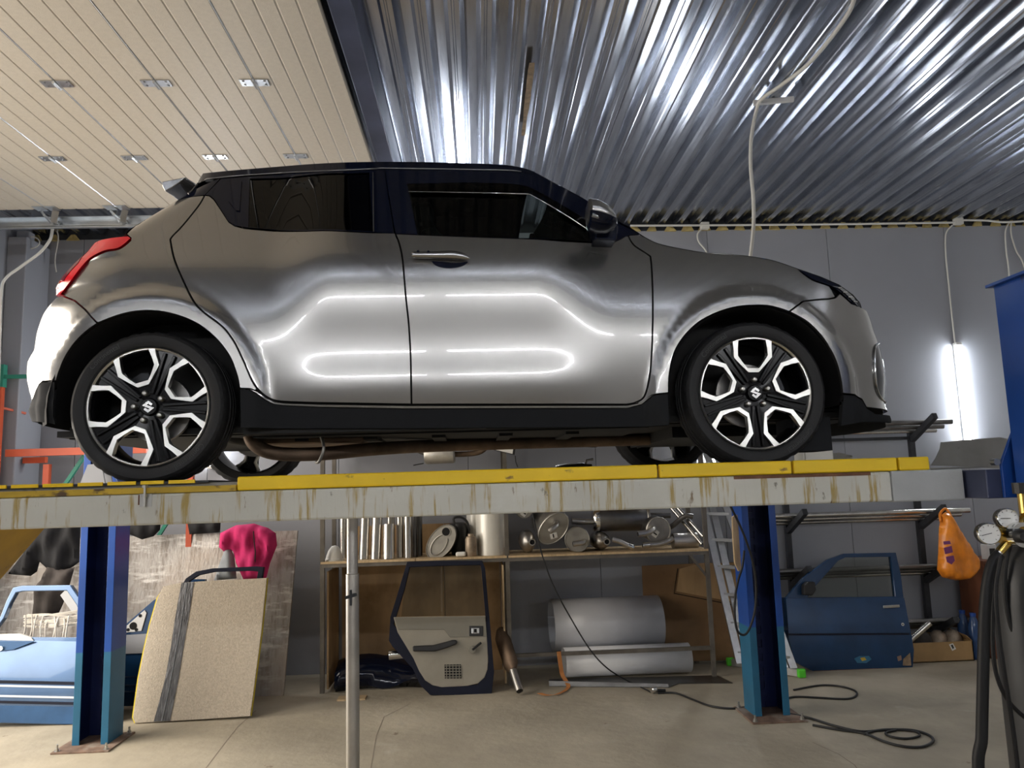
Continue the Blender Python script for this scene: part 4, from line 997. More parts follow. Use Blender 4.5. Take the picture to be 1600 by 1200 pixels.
# ------------------------------------------------------------------ shelving unit along the back wall
SY0, SY1 = 6.88, 7.42
SZ = at(800, 868, SY0).z
sh = thing('shelving_unit', (0.3, 7.15, 0), 'brown steel and plywood shelving unit along the grey back wall', 'shelving')
SX = [-1.385, 0.225, 2.0]
for xx in SX:
    MB().box2((xx-0.018, SY0, 0), (xx+0.018, SY0+0.035, 2.3)).build('upright', 'shelf_steel', sh)
    MB().box2((xx-0.018, SY1, 0), (xx+0.018, SY1+0.035, 2.3)).build('upright', 'shelf_steel', sh)
    MB().box2((xx-0.012, SY0+0.03, SZ-0.06), (xx+0.012, SY1+0.01, SZ-0.03)).build('shelf_bracket', 'shelf_steel', sh)
    MB().box2((xx-0.012, SY0+0.03, 2.08), (xx+0.012, SY1+0.01, 2.11)).build('shelf_bracket', 'shelf_steel', sh)
for z, nm in ((SZ, 0), (2.14, 1)):
    MB().box2((SX[0], SY0-0.002, z-0.05), (SX[2], SY0+0.03, z-0.018)).build('shelf_beam', 'shelf_steel', sh)
    MB().box2((SX[0], SY1, z-0.05), (SX[2], SY1+0.03, z-0.018)).build('shelf_beam', 'shelf_steel', sh)
    for a, b in ((SX[0]-0.01, -0.58), (-0.575, 0.22), (0.235, 1.05), (1.055, SX[2]+0.01)):
        MB().box2((a, SY0-0.012, z-0.018), (b, SY1+0.04, z)).build('shelf_board', 'wood_light', sh)
rz = at(960, 1018, SY0).z
MB().box2((SX[1], SY0-0.002, rz-0.018), (SX[2], SY0+0.03, rz+0.012)).build('lower_rail', 'shelf_steel', sh)
MB().bar((SX[2]-0.01, SY0+0.015, SZ-0.24), (SX[2]-0.16, SY0+0.015, SZ-0.04), 0.02, 0.02).build('corner_brace', 'shelf_steel', sh)
MB().box2((SX[0]+0.03, SY0+0.06, 0.02), (SX[0]+0.045, SY1, SZ-0.09)).build('side_board', 'wood_ply', sh)
MB().box2((SX[1]-0.05, SY0+0.01, 0.02), (SX[1]-0.035, SY1, SZ-0.08)).build('side_board', 'wood_light', sh)
for a, b in ((-1.32, -0.36), (-0.355, 0.17)):
    MB().box2((a, SY1+0.06, 0.0), (b, SY1+0.075, SZ+0.27)).build('back_board', 'wood_ply', sh)
def on_shelf(px, Y): return at(px, 860, Y).x
# steel pipes standing on the left bay
tubes = [(536, 11, 7.2, .60, 'thin steel pipe standing at the left end of the shelf behind the prop'), (568, 15, 7.02, .58, 'first fat steel pipe right of the prop on the shelf'), (587, 16, 7.0, .60, 'steel pipe with a dark stamp standing on the shelf'), (607, 17.5, 6.96, .30, 'short steel pipe standing in front of the taller pipes on the shelf'), (611, 12, 7.22, .60, 'tall steel pipe standing right behind the short pipe on the shelf'), (625, 11, 7.05, .58, 'slim bright steel pipe standing between the short pipe and the fat right one'), (637.5, 12, 7.0, .60, 'bright steel pipe right of the middle of the standing pipe row'), (648, 8, 7.1, .60, 'narrow dull pipe second from the right in the standing pipe row'), (656, 8, 7.16, .60, 'narrow dark pipe at the right end of the standing pipe row')]
for px, wpx, Y, h, lb in tubes:
    r = wpx/1200*Y/2; x_ = on_shelf(px, Y)
    o = MB().pipe((x_, Y, SZ), (x_+(0.02 if px < 600 and px > 540 else 0), Y+0.03, SZ+h), r, 0.003, 20).build('steel_pipe', 'steel_pipe' if px < 645 else 'steel_dark', smooth=40)
    tag(o, lb, 'pipe', 'pipes standing on the shelf')
def on_shelf_thing(name, px, Y, label, cat, group=None): return thing(name, (on_shelf(px, Y), Y, SZ), label, cat, group)
# crumpled white cap
x_ = on_shelf(522, 7.0); t = on_shelf_thing('dust_cap', 522, 7.0, 'crumpled white dome-shaped cap at the left end of the shelf', 'cap')
MB().lathe([(0.075, 0.0), (0.07, 0.03), (0.055, 0.08), (0.03, 0.115), (0.001, 0.125)], (x_, 7.0, SZ+0.008), (0.1, -0.1, 1), 18).build('dome', 'paper', t, smooth=50)
MB().lathe([(0.062, 0), (0.088, 0.0), (0.088, 0.012), (0.062, 0.014)], (x_, 7.0, SZ), (0, 0, 1), 18, closed=True).build('brim', 'paper', t, smooth=40)
# oval muffler with stamped end plate
def muffler(name, c, axis, rx, ry, L, label, mat_end='steel_dull', mat_body='steel_dark', ref=None, hole=None, rib=False, tag_=False, stub=None, group='mufflers on the shelf', top=True):
    c = Vector(c); ax = Vector(axis).normalized(); a = Vector(ref) if ref else Vector((0, 0, 1)); u = (a-ax*a.dot(ax)).normalized(); w = ax.cross(u)
    t = thing(name, (c.x, c.y, c.z-min(rx, ry)), label, 'muffler', group)
    MB().lathe([(rx*0.97, 0.008), (rx, 0.016), (rx, L-0.016), (rx*0.97, L-0.008)], c, ax, 36, sy=ry/rx, ref=tuple(u)).build('shell', mat_body, t, smooth=40)
    e = MB().lathe([(rx*1.02, 0.02), (rx*1.03, 0.002), (rx*0.99, -0.004), (rx*0.95, 0.003), (0.001, 0.004)], c, ax, 36, sy=ry/rx, ref=tuple(u)).build('end_plate', mat_end, t, smooth=30)
    if rib:
        pts = [c-ax*0.001+u*(rx*0.60*math.cos(q)-0.18*rx)+w*(ry*0.55*math.sin(q)) for q in np.linspace(0.5, 2*math.pi-0.5, 24)]
        MB().tube(pts, 0.006, 6).build('stamped_rib', mat_end, e, smooth=60)
    if hole:
        hu, hw_, hr = hole; p = c+u*hu+w*hw_
        MB().lathe([(hr, -0.004), (hr*1.18, -0.004), (hr*1.18, 0.01), (hr, 0.01)], p, ax, 20, closed=True).build('port_ring', mat_end, e, smooth=40)
        MB().lathe([(0.001, -0.0015), (hr, -0.0015), (hr, 0.003), (0.001, 0.003)], p, ax, 20).build('port', 'black_void', e)
    if tag_:
        tu, tw_ = tag_; p = c+u*tu+w*tw_-ax*0.001; s = 0.032
        q = lambda a_, b_: p+(u*0.8+w*0.6)*a_*s+(w*0.8-u*0.6)*b_*s
        lb_ = MB().prism([q(-1, -.8), q(1, -.8), q(1, .8), q(-1, .8)], ax*-0.001).build('paper_label', 'paper', e)
        MB().prism([q(-.3, -.6), q(.1, -.6), q(.1, .6), q(-.3, .6)], ax*-0.0015).build('print', 'ink', lb_)
    if stub:
        pts, r = stub
        P_ = smooth_path([c+u*a_+w*b_-ax*d_ for a_, b_, d_ in pts], 5)
        MB().tube(P_, r, 14).build('outlet_pipe', 'steel_dull', t, smooth=50)
        MB().cyl(P_[-1]-(P_[-1]-P_[-2]).normalized()*0.001, P_[-1]+(P_[-1]-P_[-2]).normalized()*0.0012, r*0.8, 14).build('pipe_bore', 'black_void', t)
    return t
c = at(689, 847, 6.98); muffler('oval_muffler', c, (0.15, 1, 0), 0.172, 0.105, 0.30, 'oval muffler standing on edge with a ribbed end plate and black port', ref=(0.62, 0, 0.78), hole=(0.10, -0.018, 0.036), rib=True, mat_end='exhaust_grey', mat_body='black_plastic')
t = on_shelf_thing('canister', 718, 7.16, 'black canister with a curved handle behind the oval muffler', 'canister'); x_ = on_shelf(719, 7.16)
MB().lathe([(0.075, 0), (0.08, 0.02), (0.08, 0.24), (0.06, 0.28), (0.03, 0.29)], (x_, 7.16, SZ), (0, 0, 1), 20).build('body', 'black_plastic', t, smooth=40)
MB().tube(smooth_path([(x_-0.04, 7.12, SZ+0.27), (x_-0.05, 7.12, SZ+0.33), (x_+0.02, 7.12, SZ+0.335), (x_+0.075, 7.12, SZ+0.28), (x_+0.085, 7.12, SZ+0.16)], 5), 0.011, 8).build('handle', 'black_plastic', t, smooth=60)
t = on_shelf_thing('spray_can', 736, 6.96, 'small stained beige can beside the big white cylinder', 'can'); x_ = on_shelf(736, 6.96)
MB().lathe([(0.045, 0), (0.05, 0.008), (0.05, 0.145), (0.04, 0.17), (0.03, 0.175)], (x_, 6.96, SZ), (0, 0, 1), 20).build('body', 'rust_can', t, smooth=40)
MB().cyl((x_, 6.96, SZ+0.175), (x_, 6.96, SZ+0.195), 0.026, 16).build('cap', 'rust_can', t, smooth=40)
o = MB().bar((on_shelf(712, 6.93), 6.93, SZ+0.022), (on_shelf(728, 6.93), 6.93, SZ+0.024), 0.05, 0.04).build('crumpled_tissue', 'paper', bevel=0.015); tag(o, 'crumpled white tissue beside the stained can', 'tissue')
for px, Y, r, lb in ((769, 7.08, 0.142, 'big white metal cylinder standing on the shelf beside the middle upright'), (745, 7.28, 0.09, 'narrow white cylinder standing behind the big white cylinder')):
    t = on_shelf_thing('metal_cylinder', px, Y, lb, 'cylinder', 'white cylinders'); x_ = on_shelf(px, Y)
    MB().lathe([(r, 0), (r, 0.58), (r-0.004, 0.58), (r-0.004, 0.004)], (x_, Y, SZ), (0, 0, 1), 36).build('shell', 'white_painted', t, smooth=40)
    MB().cyl((x_, Y, SZ+0.55), (x_, Y, SZ+0.565), r-0.006, 30).build('lid', 'steel_dull', t)
# right bay: mufflers and pipes
def pod(px, py, Y, rx, rz, label):
    c = at(px, py, Y); c.z = SZ+rz+0.006
    t = thing('catalytic_pod', (c.x, c.y, SZ), label, 'muffler', 'mufflers on the shelf')
    MB().lathe([(0.001, -0.02), (rx*0.55, 0.0), (rx*0.9, 0.04), (rx, 0.09), (rx, 0.26), (rx*0.8, 0.30), (0.001, 0.31)], c, (0, 1, 0), 24, sy=rz/rx, ref=(1, 0, 0)).build('shell', 'steel_dull', t, smooth=60)
    MB().lathe([(rx*1.01, 0.10), (rx*1.08, 0.10), (rx*1.08, 0.25), (rx*1.01, 0.25)], c, (0, 1, 0), 24, closed=True, sy=0.06, ref=(1, 0, 0)).build('seam_flange', 'steel_dull', t, smooth=40)
    p = c+Vector((0.035, -0.02, 0)); MB().lathe([(0.022, -0.03), (0.03, -0.03), (0.03, 0.05), (0.022, 0.05)], p, (0, 1, 0), 18, closed=True).build('port_ring', 'steel_dull', t, smooth=40)
    MB().cyl(p+Vector((0, -0.02, 0)), p+Vector((0, 0.01, 0)), 0.023, 16).build('port', 'black_void', t)
pod(825, 846, 6.99, 0.072, 0.098, 'rounded steel muffler pod beside the middle shelf upright')
c = at(865, 826, 6.95); muffler('round_muffler', c, (-0.12, 1, 0.35), 0.165, 0.115, 0.34, 'tilted oval muffler with a paper label and a bent outlet pipe', ref=(0.62, 0, 0.78), tag_=(-0.05, 0.045), stub=([(0.05, -0.015, 0), (0.045, -0.02, 0.04), (0.01, -0.04, 0.075), (-0.03, -0.05, 0.08)], 0.028), mat_end='exhaust_grey', mat_body='steel_dull')
MB  # keep
c = at(902, 844, 6.97); c.z = SZ+0.113
muffler('round_muffler', c, (0.05, 1, 0), 0.110, 0.110, 0.32, 'round muffler lying end-on with a sideways outlet in the middle of the right bay', stub=([(-0.02, 0.055, 0), (-0.025, 0.05, 0.03), (-0.03, 0.0, 0.045), (-0.035, -0.045, 0.05)], 0.024), mat_end='exhaust_grey')
o_c = at(942, 846, 7.0); pod(941, 846, 7.02, 0.088, 0.078, 'squat shiny muffler pod under the big dark cylinder')
c = at(933, 812, 7.16)
t = thing('exhaust_silencer', (c.x+0.2, 7.16, c.z-0.105), 'big dark cylindrical silencer with a chrome left end lying on the mufflers', 'muffler', 'mufflers on the shelf')
MB().lathe([(0.105, 0), (0.11, 0.01), (0.11, 0.46), (0.105, 0.47)], c, (1, 0.03, -0.01), 30).build('shell', 'steel_dark', t, smooth=40)
MB().lathe([(0.04, -0.05), (0.09, -0.045), (0.112, -0.02), (0.113, 0.01)], c, (1, 0.03, -0.01), 30).build('end_cap', 'chrome', t, smooth=40)
MB().lathe([(0.113, 0.45), (0.117, 0.455), (0.117, 0.475), (0.10, 0.48)], c, (1, 0.03, -0.01), 30).build('end_ring', 'steel_dull', t, smooth=40)
MB().cyl(c+Vector((0.0, 0, -0.02)), c+Vector((-0.24, -0.03, -0.005)), 0.027, 16).build('inlet_pipe', 'steel_dull', t, smooth=50)
MB().cyl(c+Vector((0.47, 0, 0.02)), c+Vector((0.68, -0.02, 0.02)), 0.027, 16).build('outlet_pipe', 'steel_dark', t, smooth=50)
c = at(1029, 829, 6.96); muffler('round_muffler', c, (-0.1, 1, 0.1), 0.118, 0.112, 0.30, 'round muffler with a small label and a stub pipe pointing right', mat_end='exhaust_grey', tag_=(-0.025, -0.03), stub=([(0.02, -0.05, 0), (0.02, -0.07, 0.05), (0.0, -0.13, 0.08), (-0.01, -0.22, 0.085)], 0.026))
c = at(819, 796, 7.1); muffler('round_muffler', c, (0, 1, 0), 0.08, 0.08, 0.26, 'small round muffler high up beside the middle shelf upright', tag_=(-0.03, 0.0), mat_end='exhaust_grey')
pt = [at(1050, 822, 7.08), at(1062, 812, 7.06), at(1072, 806, 7.04), at(1083, 807, 7.02)]
tag(MB().tube(smooth_path([at(1030, 832, 7.2)]+pt, 5), 0.024, 14).build('bent_pipe', 'steel_dark', smooth=50), 'dark bent exhaust pipe at the right end of the shelf', 'pipe')
c = at(1058, 848, 7.05); o = MB().lathe([(0.05, 0), (0.075, 0.01), (0.075, 0.24), (0.05, 0.25)], (c.x-0.05, 7.05, SZ+0.06), (1, 0.1, 0), 20, sy=0.75).build('flat_muffler', 'steel_dull', smooth=40); tag(o, 'small flattened muffler lying at the right end of the shelf', 'muffler')
for k, (pp, lb) in enumerate((([(957, 843), (968, 846), (980, 852), (990, 858)], 'short flexible exhaust connector with a steel sleeve lying on the shelf edge'), ([(1004, 852), (1016, 851), (1030, 850), (1042, 846), (1052, 841)], 'curved exhaust connector lying right of the short flexible one'))):
    Y = 6.93; pts = [at(a, b, Y) for a, b in pp]
    for p in pts: p.z = max(p.z, SZ+0.026)
    t = thing('exhaust_connector', (pts[0].x, Y, SZ), lb, 'pipe', 'exhaust connectors')
    MB().tube(smooth_path(pts, 5), 0.022, 14).build('tube', 'steel_dull', t, smooth=50)
    e = pts[-1] if k == 0 else pts[0]; e2 = pts[-2] if k == 0 else pts[1]
    MB().cyl(e, e.lerp(e2, 0.9), 0.026, 16).build('sleeve', 'steel_pipe', t, smooth=40)
    MB().cyl(e-(e2-e).normalized()*0.001, e+(e2-e).normalized()*0.002, 0.02, 14).build('bore', 'black_void', t)
for k, (a, b) in enumerate((((1046, 790), (1097, 850)), ((1056, 790), (1099, 838)))):
    p0, p1 = at(*b, 6.98), at(*a, 7.2); p0.z = max(p0.z, SZ+0.02)
    tag(MB().pipe(p0, p1+(p1-p0)*0.7, 0.017, 0.003, 14).build('steel_tube', 'steel_pipe', smooth=40), ('left' if k == 0 else 'right')+' of two thin bright tubes leaning against the right shelf upright', 'pipe', 'tubes leaning on the shelf')
# resonator and small work light hung below the upper shelf
t = thing('exhaust_resonator', (at(686, 712, 6.95).x, 6.95, at(686, 727, 6.95).z), 'grey exhaust resonator with bent pipes hanging under the car behind the runway', 'muffler')
c0, c1 = at(663, 711, 6.95), at(710, 710, 6.95)
MB().lathe([(0.07, 0), (0.085, 0.02), (0.085, 0.26), (0.07, 0.275)], c0, (1, 0, 0.02), 24, sy=1.1).build('shell', 'exhaust_grey', t, smooth=40)
MB().tube(smooth_path([c1+Vector((0.0, 0, 0)), at(735, 709, 6.95), at(752, 705, 6.95), at(763, 694, 6.95), at(767, 682, 6.95)], 5), 0.024, 12).build('outlet_pipe', 'exhaust_rusty', t, smooth=50)
MB().tube(smooth_path([c0+Vector((0.01, 0, 0.02)), at(655, 704, 6.95), at(651, 694, 6.95), at(652, 680, 6.95)], 5), 0.024, 12).build('inlet_pipe', 'steel_dark', t, smooth=50)
MB().tube([at(646, 727, 6.93), at(662, 724, 6.93)], 0.005, 6).build('mounting_pin', 'dark_steel', t)
tp = AP([(763, 694), (806, 696), (804, 711), (770, 703)], 6.86)
t = thing('work_light', (tp[0].x, 6.86, tp[2].z), 'slanted white work light panel with a dark frame under the car sill', 'lamp')
MB().prism(tp, (0, 0.02, 0)).build('frame', 'black_plastic', t); cc = sum(tp, Vector())/4
MB().prism([cc+(p-cc)*0.82+Vector((0, -0.002, 0)) for p in tp], (0, 0.001, 0)).build('panel', 'paper', t)
MB().tube([at(805, 712, 6.86), at(806, 722, 6.86), at(809, 730, 6.86)], 0.004, 6).build('lead', 'cable_black', t)
# ------------------------------------------------------------------ doors taken off cars
def door_shell(name, body, yb, lean, thick, mt, t, bevel=0.012, bulge=0.035):
    """door skin: outline on a leaning plane, bulged outwards between sill and belt, with a returned edge"""
    n = Vector((0, 1, -lean)).normalized(); up = Vector((0, lean, 1)).normalized()
    pts = LP(body, yb, lean); o = Vector((0, yb, 0))
    P2 = [(p.x, (p-o).dot(up)) for p in pts]; V, F, E_ = cut_poly(P2, 0.04)
    z0, z1 = min(p[1] for p in P2), max(p[1] for p in P2); m = MB()
    for x_, s_ in V:
        f = (s_-z0)/(z1-z0); d = bulge*(1-(2*f-0.9)**2)
        m.v.append(Vector((x_, 0, 0))+o+up*s_-n*d)
    m.f = [tuple(f) for f in F]; mp = {}
    for a_, b_ in E_:
        for i in (a_, b_):
            if i not in mp: mp[i] = len(m.v); m.v.append(m.v[i]+n*thick)
        m.f.append((a_, b_, mp[b_], mp[a_]))
    m.add([p+n*(thick*0.6) for p in pts], [tuple(range(len(pts)))])
    return m.build(name, mt, t, smooth=40)
# right blue door
yb, ln = 6.95, 0.10; n = Vector((0, 1, -ln)).normalized()
bl = LP([(1275, 1044)], yb, ln)[0]
t = thing('removed_car_door', (LP([(1325, 1044)], yb, ln)[0].x, yb, 0), 'dark blue car door with glass and chrome handle beside the right post', 'car door', 'removed car doors')
body = [(1228, 934), (1320, 934.5), (1412.5, 934), (1416, 965), (1425, 1015), (1425, 1047), (1350, 1050), (1275, 1051), (1240, 1034), (1230, 996)]
bd = door_shell('skin', body, yb, ln, 0.10, 'door_blue', t, 0.02)
MB().prism(LP([(1231, 990), (1420, 989), (1421, 992), (1231, 993)], yb-0.040, ln), n*0.02).build('moulding', 'door_navy', bd)
MB().prism(LP([(1266, 1047), (1425, 1043), (1425, 1047), (1275, 1050)], yb-0.012, ln), n*0.02).build('rust_edge', 'rust', bd)
outer = [(1228, 935), (1256, 902.5), (1294, 874), (1319, 865), (1400, 863.4), (1408, 899), (1412, 935)]
inn = [(1262, 933.5), (1275, 915), (1310, 876), (1321, 871), (1392, 870), (1395.5, 899), (1399, 932)]
MB().ring(LP(outer, yb, ln), LP(inn, yb, ln), n*0.05).build('window_frame', 'door_blue', t, bevel=0.006)
MB().prism(LP(inn, yb+0.025, ln), n*0.004).build('glass', 'glass_clear', t)
MB().prism(LP([(1257, 930), (1257, 914), (1263, 909), (1274, 909), (1276, 922), (1270, 931)], yb-0.09, ln), n*0.08).build('door_mirror', 'black_plastic', t, bevel=0.012)
MB().bar(lean_at(1379, 948, yb-0.035, ln), lean_at(1404.5, 946.5, yb-0.035, ln), 0.03, 0.026, (0, 0, 1)).build('handle', 'chrome', t, bevel=0.005)
k_ = lean_at(1410, 975.5, yb-0.03, ln); MB().cyl(k_-n*0.006, k_+n*0.01, 0.014, 16).build('lock', 'chrome', t)
MB().cyl(k_-n*0.0075, k_, 0.006, 10).build('keyhole', 'black_void', t)
for q, pl_ in enumerate(([(1335, 1029), (1343, 1025), (1358, 1025), (1362, 1030), (1354, 1036), (1340, 1036)], [(1402, 1026), (1408, 1024), (1409, 1031), (1404, 1033)], [(1372, 998), (1377, 996), (1378, 1004), (1374, 1006)], [(1366, 1010), (1371, 1008), (1373, 1015), (1368, 1016)], [(1412, 1030), (1422, 1020), (1424, 1040), (1412, 1040)])):
    MB().prism(LP(pl_, yb-0.030, ln), n*0.02).build('primer_patch', ('teal_paint', 'rusty_plate', 'rusty_plate', 'rusty_plate', 'rust_light')[q], bd)
MB().prism(LP([(1344, 1028), (1351, 1027), (1354, 1031), (1347, 1033)], yb-0.0305, ln), n*0.02).build('primer_patch', 'yellow_old', bd)
# left light blue door
yb, ln = 6.30, 0.12; n = Vector((0, 1, -ln)).normalized()
t = thing('removed_car_door', (LP([(60, 1130)], yb, ln)[0].x, yb, 0), 'pale blue car door with white moulding lines leaning left of the left post', 'car door', 'removed car doors')
bd = door_shell('skin', [(-95, 998), (0, 1000), (117, 1002), (190, 1003), (187, 1040), (182, 1085), (178, 1134), (110, 1132), (0, 1129), (-90, 1126)], yb, ln, 0.09, 'door_blue_light', t, 0.02)
for q, (y0_, y1_, mt) in enumerate(((1063, 1068, 'door_navy'), (1086, 1089, 'roll_white'), (1095, 1099, 'door_navy'), (1070, 1073, 'roll_white'))):
    MB().prism(LP([(-92, y0_-2), (184, y0_+4), (184, y1_+4), (-92, y1_-2)], yb-0.040, ln), n*0.02).build('moulding', mt, bd)
MB().prism(LP([(-93, 1100), (182, 1106), (178, 1133), (0, 1128.5), (-90, 1125)], yb-0.034, ln), n*0.02).build('lower_paint', 'door_blue_low', bd)
MB().prism(LP([(-90, 1000.5), (52, 1002.5), (20, 1015), (-90, 1028)], yb-0.033, ln), n*0.02).build('corner_paint', 'door_blue_low', bd)
outer = [(-90, 1000), (-30, 1000), (0, 964), (10, 938), (20, 918), (34, 915), (110, 914), (128, 940), (160, 1003)]
inn = [(-60, 995), (-15, 994), (6, 966), (16, 942), (25, 926), (36, 924), (104, 923), (119, 945), (140, 996)]
MB().ring(LP(outer, yb, ln), LP(inn, yb, ln), n*0.05).build('window_frame', 'door_blue_light', t, bevel=0.006)
MB().prism(LP([(-60, 999), (-40, 992), (30, 990), (48, 996), (52, 1001)], yb-0.012, ln), n*0.03).build('inner_ledge', 'paper', t)
k_ = lean_at(3, 1013, yb-0.03, ln); MB().cyl(k_-n*0.02, k_+n*0.01, 0.017, 16).build('lock', 'chrome', t)
# second blue door behind the left post
yb, ln = 6.58, 0.10; n = Vector((0, 1, -ln)).normalized()
t = thing('removed_car_door', (LP([(240, 1105)], yb, ln)[0].x, yb, 0), 'dark blue car door with pale mirror triangle between left post and beige board', 'car door', 'removed car doors')
bd = door_shell('skin', [(160, 995), (232, 992), (330, 990), (330, 1098), (240, 1102), (172, 1104), (163, 1060)], yb, ln, 0.08, 'door_blue', t, 0.02)
for y_ in (1056, 1069, 1079): MB().prism(LP([(165, y_+1), (330, y_-1), (330, y_+1.2), (165, y_+3)], yb-0.040, ln), n*0.02).build('moulding', 'chrome', bd)
MB().prism(LP([(187, 993), (232, 990), (330, 986), (330, 1003), (235, 1020), (187, 1022)], yb-0.037, ln), n*0.02).build('upper_paint', 'cylinder_grey' if False else 'panel_grey', bd)
MB().ring(LP([(186, 992), (184, 986), (240, 938), (300, 905), (320, 905), (320, 990)], yb, ln), LP([(232, 989), (232, 982), (243, 962), (300, 914), (312, 914), (312, 984)], yb, ln), n*0.05).build('window_frame', 'door_blue', t, bevel=0.005)
mp_ = MB().prism(LP([(191, 989), (193, 982), (226, 953), (229, 958), (221, 986)], yb-0.012, ln), n*0.012).build('mirror_triangle', 'panel_light', t, bevel=0.003)
for a, b, r in ((208, 978, 0.03), (200, 984, 0.013), (213, 984, 0.013), (219, 962, 0.013)):
    k_ = lean_at(a, b, yb-0.014, ln); MB().cyl(k_-n*0.001, k_+n*0.004, r, 14).build('bolt_hole', 'black_void', mp_)
# dark door frame behind the board
yb, ln = 6.44, 0.10; n = Vector((0, 1, -ln)).normalized()
t = thing('removed_car_door', (LP([(340, 1100)], yb, ln)[0].x, yb, 0), 'navy car door whose window frame shows above the beige board', 'car door', 'removed car doors')
door_shell('skin', [(262, 985), (398, 980), (384, 1105), (270, 1108)], yb, ln, 0.05, 'door_navy', t, 0.015)
MB().ring(LP([(262, 986), (275, 930), (290, 904), (306, 893), (332, 888), (400, 885), (412, 886), (398, 981)], yb, ln), LP([(274, 984), (284, 934), (296, 908), (310, 899), (334, 894), (392, 892), (403, 893), (388, 979)], yb, ln), n*0.04).build('window_frame', 'door_navy', t, bevel=0.005)
# interior side of a car door in front of the shelf
yb, ln = 6.66, 0.16; n = Vector((0, 1, -ln)).normalized()
t = thing('removed_car_door', (LP([(720, 1087)], yb, ln)[0].x, yb, 0), 'car door showing its grey inner trim leaning against the shelving', 'car door', 'removed car doors')
out_ = [(636, 878), (690, 876.5), (753.5, 876), (758, 888), (763.4, 950), (766, 978), (772, 1050), (768, 1086), (672, 1086), (657, 1071), (645, 1045), (613, 1010), (607.6, 1001), (610, 964), (623, 921.6)]
in_ = [(640, 886), (690, 884), (750.6, 882.5), (752, 890), (757.7, 955), (759, 980), (763, 1035), (746, 1070), (688, 1073), (664, 1063), (648, 1030), (623, 990), (615, 975), (619, 962), (631.6, 921.6)]
MB().ring(LP(out_, yb, ln), LP(in_, yb, ln), n*0.06).build('door_frame', 'door_navy', t, bevel=0.008)
MB().prism(LP([(640, 886), (750.6, 882.5), (757.7, 961), (627, 963), (631.6, 921.6)], yb+0.12, 0.06), Vector((0, 1, -0.06)).normalized()*0.004).build('glass', 'glass_clear', t)
tr = MB().prism(LP([(614.6, 964), (759, 962), (763, 1030), (762, 1046), (757, 1059), (747, 1068), (730, 1072), (690, 1074), (676, 1071), (664, 1063), (655, 1049), (646, 1029), (621, 988)], yb-0.004, ln), n*0.03).build('trim_panel', 'trim_grey', t, bevel=0.006)
MB().prism(LP([(616, 965), (758.5, 963.5), (761, 995), (703, 996), (694, 984), (622, 984)], yb-0.010, ln), n*0.012).build('upper_pad', 'trim_grey_dark', tr, bevel=0.004)
MB().prism(LP([(644.5, 1009.5), (677, 1008), (700, 1002), (706, 1000), (713, 1000), (714.5, 1006), (700, 1012), (680, 1018), (645, 1018)], yb-0.05, ln), n*0.05).build('armrest', 'black_plastic', tr, bevel=0.01)
MB().prism(LP([(733, 978), (755, 978), (755, 994), (733, 994)], yb-0.014, ln), n*0.012).build('handle_recess', 'black_plastic', tr, bevel=0.004)
MB().prism(LP([(737, 981), (749, 981), (749, 990), (737, 990)], yb-0.018, ln), n*0.006).build('inner_handle', 'chrome', tr, bevel=0.003)
MB().prism(LP([(740.5, 982.5), (745, 982.5), (745, 988.5), (740.5, 988.5)], yb-0.0195, ln), n*0.002).build('handle_gap', 'black_void', tr)
k_ = lean_at(738, 1015, yb, ln); MB().cyl(k_-n*0.035, k_, 0.03, 18).build('crank_hub', 'trim_grey_dark', tr, bevel=0.004)
MB().bar(k_-n*0.03, lean_at(752, 1004, yb-0.03, ln), 0.022, 0.018).build('window_crank', 'black_plastic', tr, bevel=0.004)
gr = MB().prism(LP([(694.5, 1038.5), (720, 1038), (721, 1060), (695, 1060)], yb-0.008, ln), n*0.006).build('speaker_grille', 'black_void', tr)
for q in range(5): MB().bar(lean_at(695, 1040.5+4.3*q, yb-0.011, ln), lean_at(720.5, 1040.3+4.3*q, yb-0.011, ln), 0.004, 0.007).build('grille_bar', 'trim_grey_dark', gr)
for q in range(5): MB().bar(lean_at(697.5+5*q, 1038.5, yb-0.011, ln), lean_at(697.8+5*q, 1060, yb-0.011, ln), 0.007, 0.004).build('grille_bar', 'trim_grey_dark', gr)
# ------------------------------------------------------------------ sheets and boards
yb, ln = 6.88, 0.16; n = Vector((0, 1, -ln)).normalized()
m = MB().prism(LP([(-30, 844), (100, 842), (300, 834), (463, 829), (452, 960), (440, 1093), (200, 1100), (-25, 1104)], yb, ln), n*0.006)
m.prism(LP([(461, 829), (465, 829), (442, 1093), (438, 1093)], yb-0.02, ln), n*0.03)
tag(m.build('metal_sheet', 'sheet_corroded'), 'large stained galvanised sheet leaning on the wall behind the left post', 'metal sheet')
yb, ln = 6.22, 0.20; n = Vector((0, 1, -ln)).normalized()
bp = [(255, 916), (283.5, 910.5), (303, 909), (360, 906), (417, 903), (408, 990), (391, 1119), (330, 1123), (265, 1127), (211, 1130), (207.6, 1121), (216, 1060), (225, 1015), (234, 976), (246, 934)]
t = thing('insulation_board', (lean_at(300, 1128, yb, ln).x, yb, 0), 'beige fibre board with a dark tape strip leaning beside the left post', 'board')
bb = MB().prism(LP(bp, yb, ln), n*0.012).build('board', 'board_beige', t, bevel=0.003)
MB().prism([p+n*0.012+Vector((-0.012 if i > 8 else 0.004, 0, 0.0)) for i, p in enumerate(LP(bp, yb, ln))], n*0.02).build('foam_backing', 'foam_edge', bb)
tp = [(283.5, 910.5), (303, 909.5), (298, 945), (292, 980), (287, 1010), (279, 1060), (272, 1095), (265.5, 1126.5), (240, 1127.5), (249, 1095), (258, 1060), (267, 1010), (272, 975), (278, 940)]
MB().prism(LP(tp, yb-0.003, ln), n*0.003).build('tape', 'tape_grey', bb)
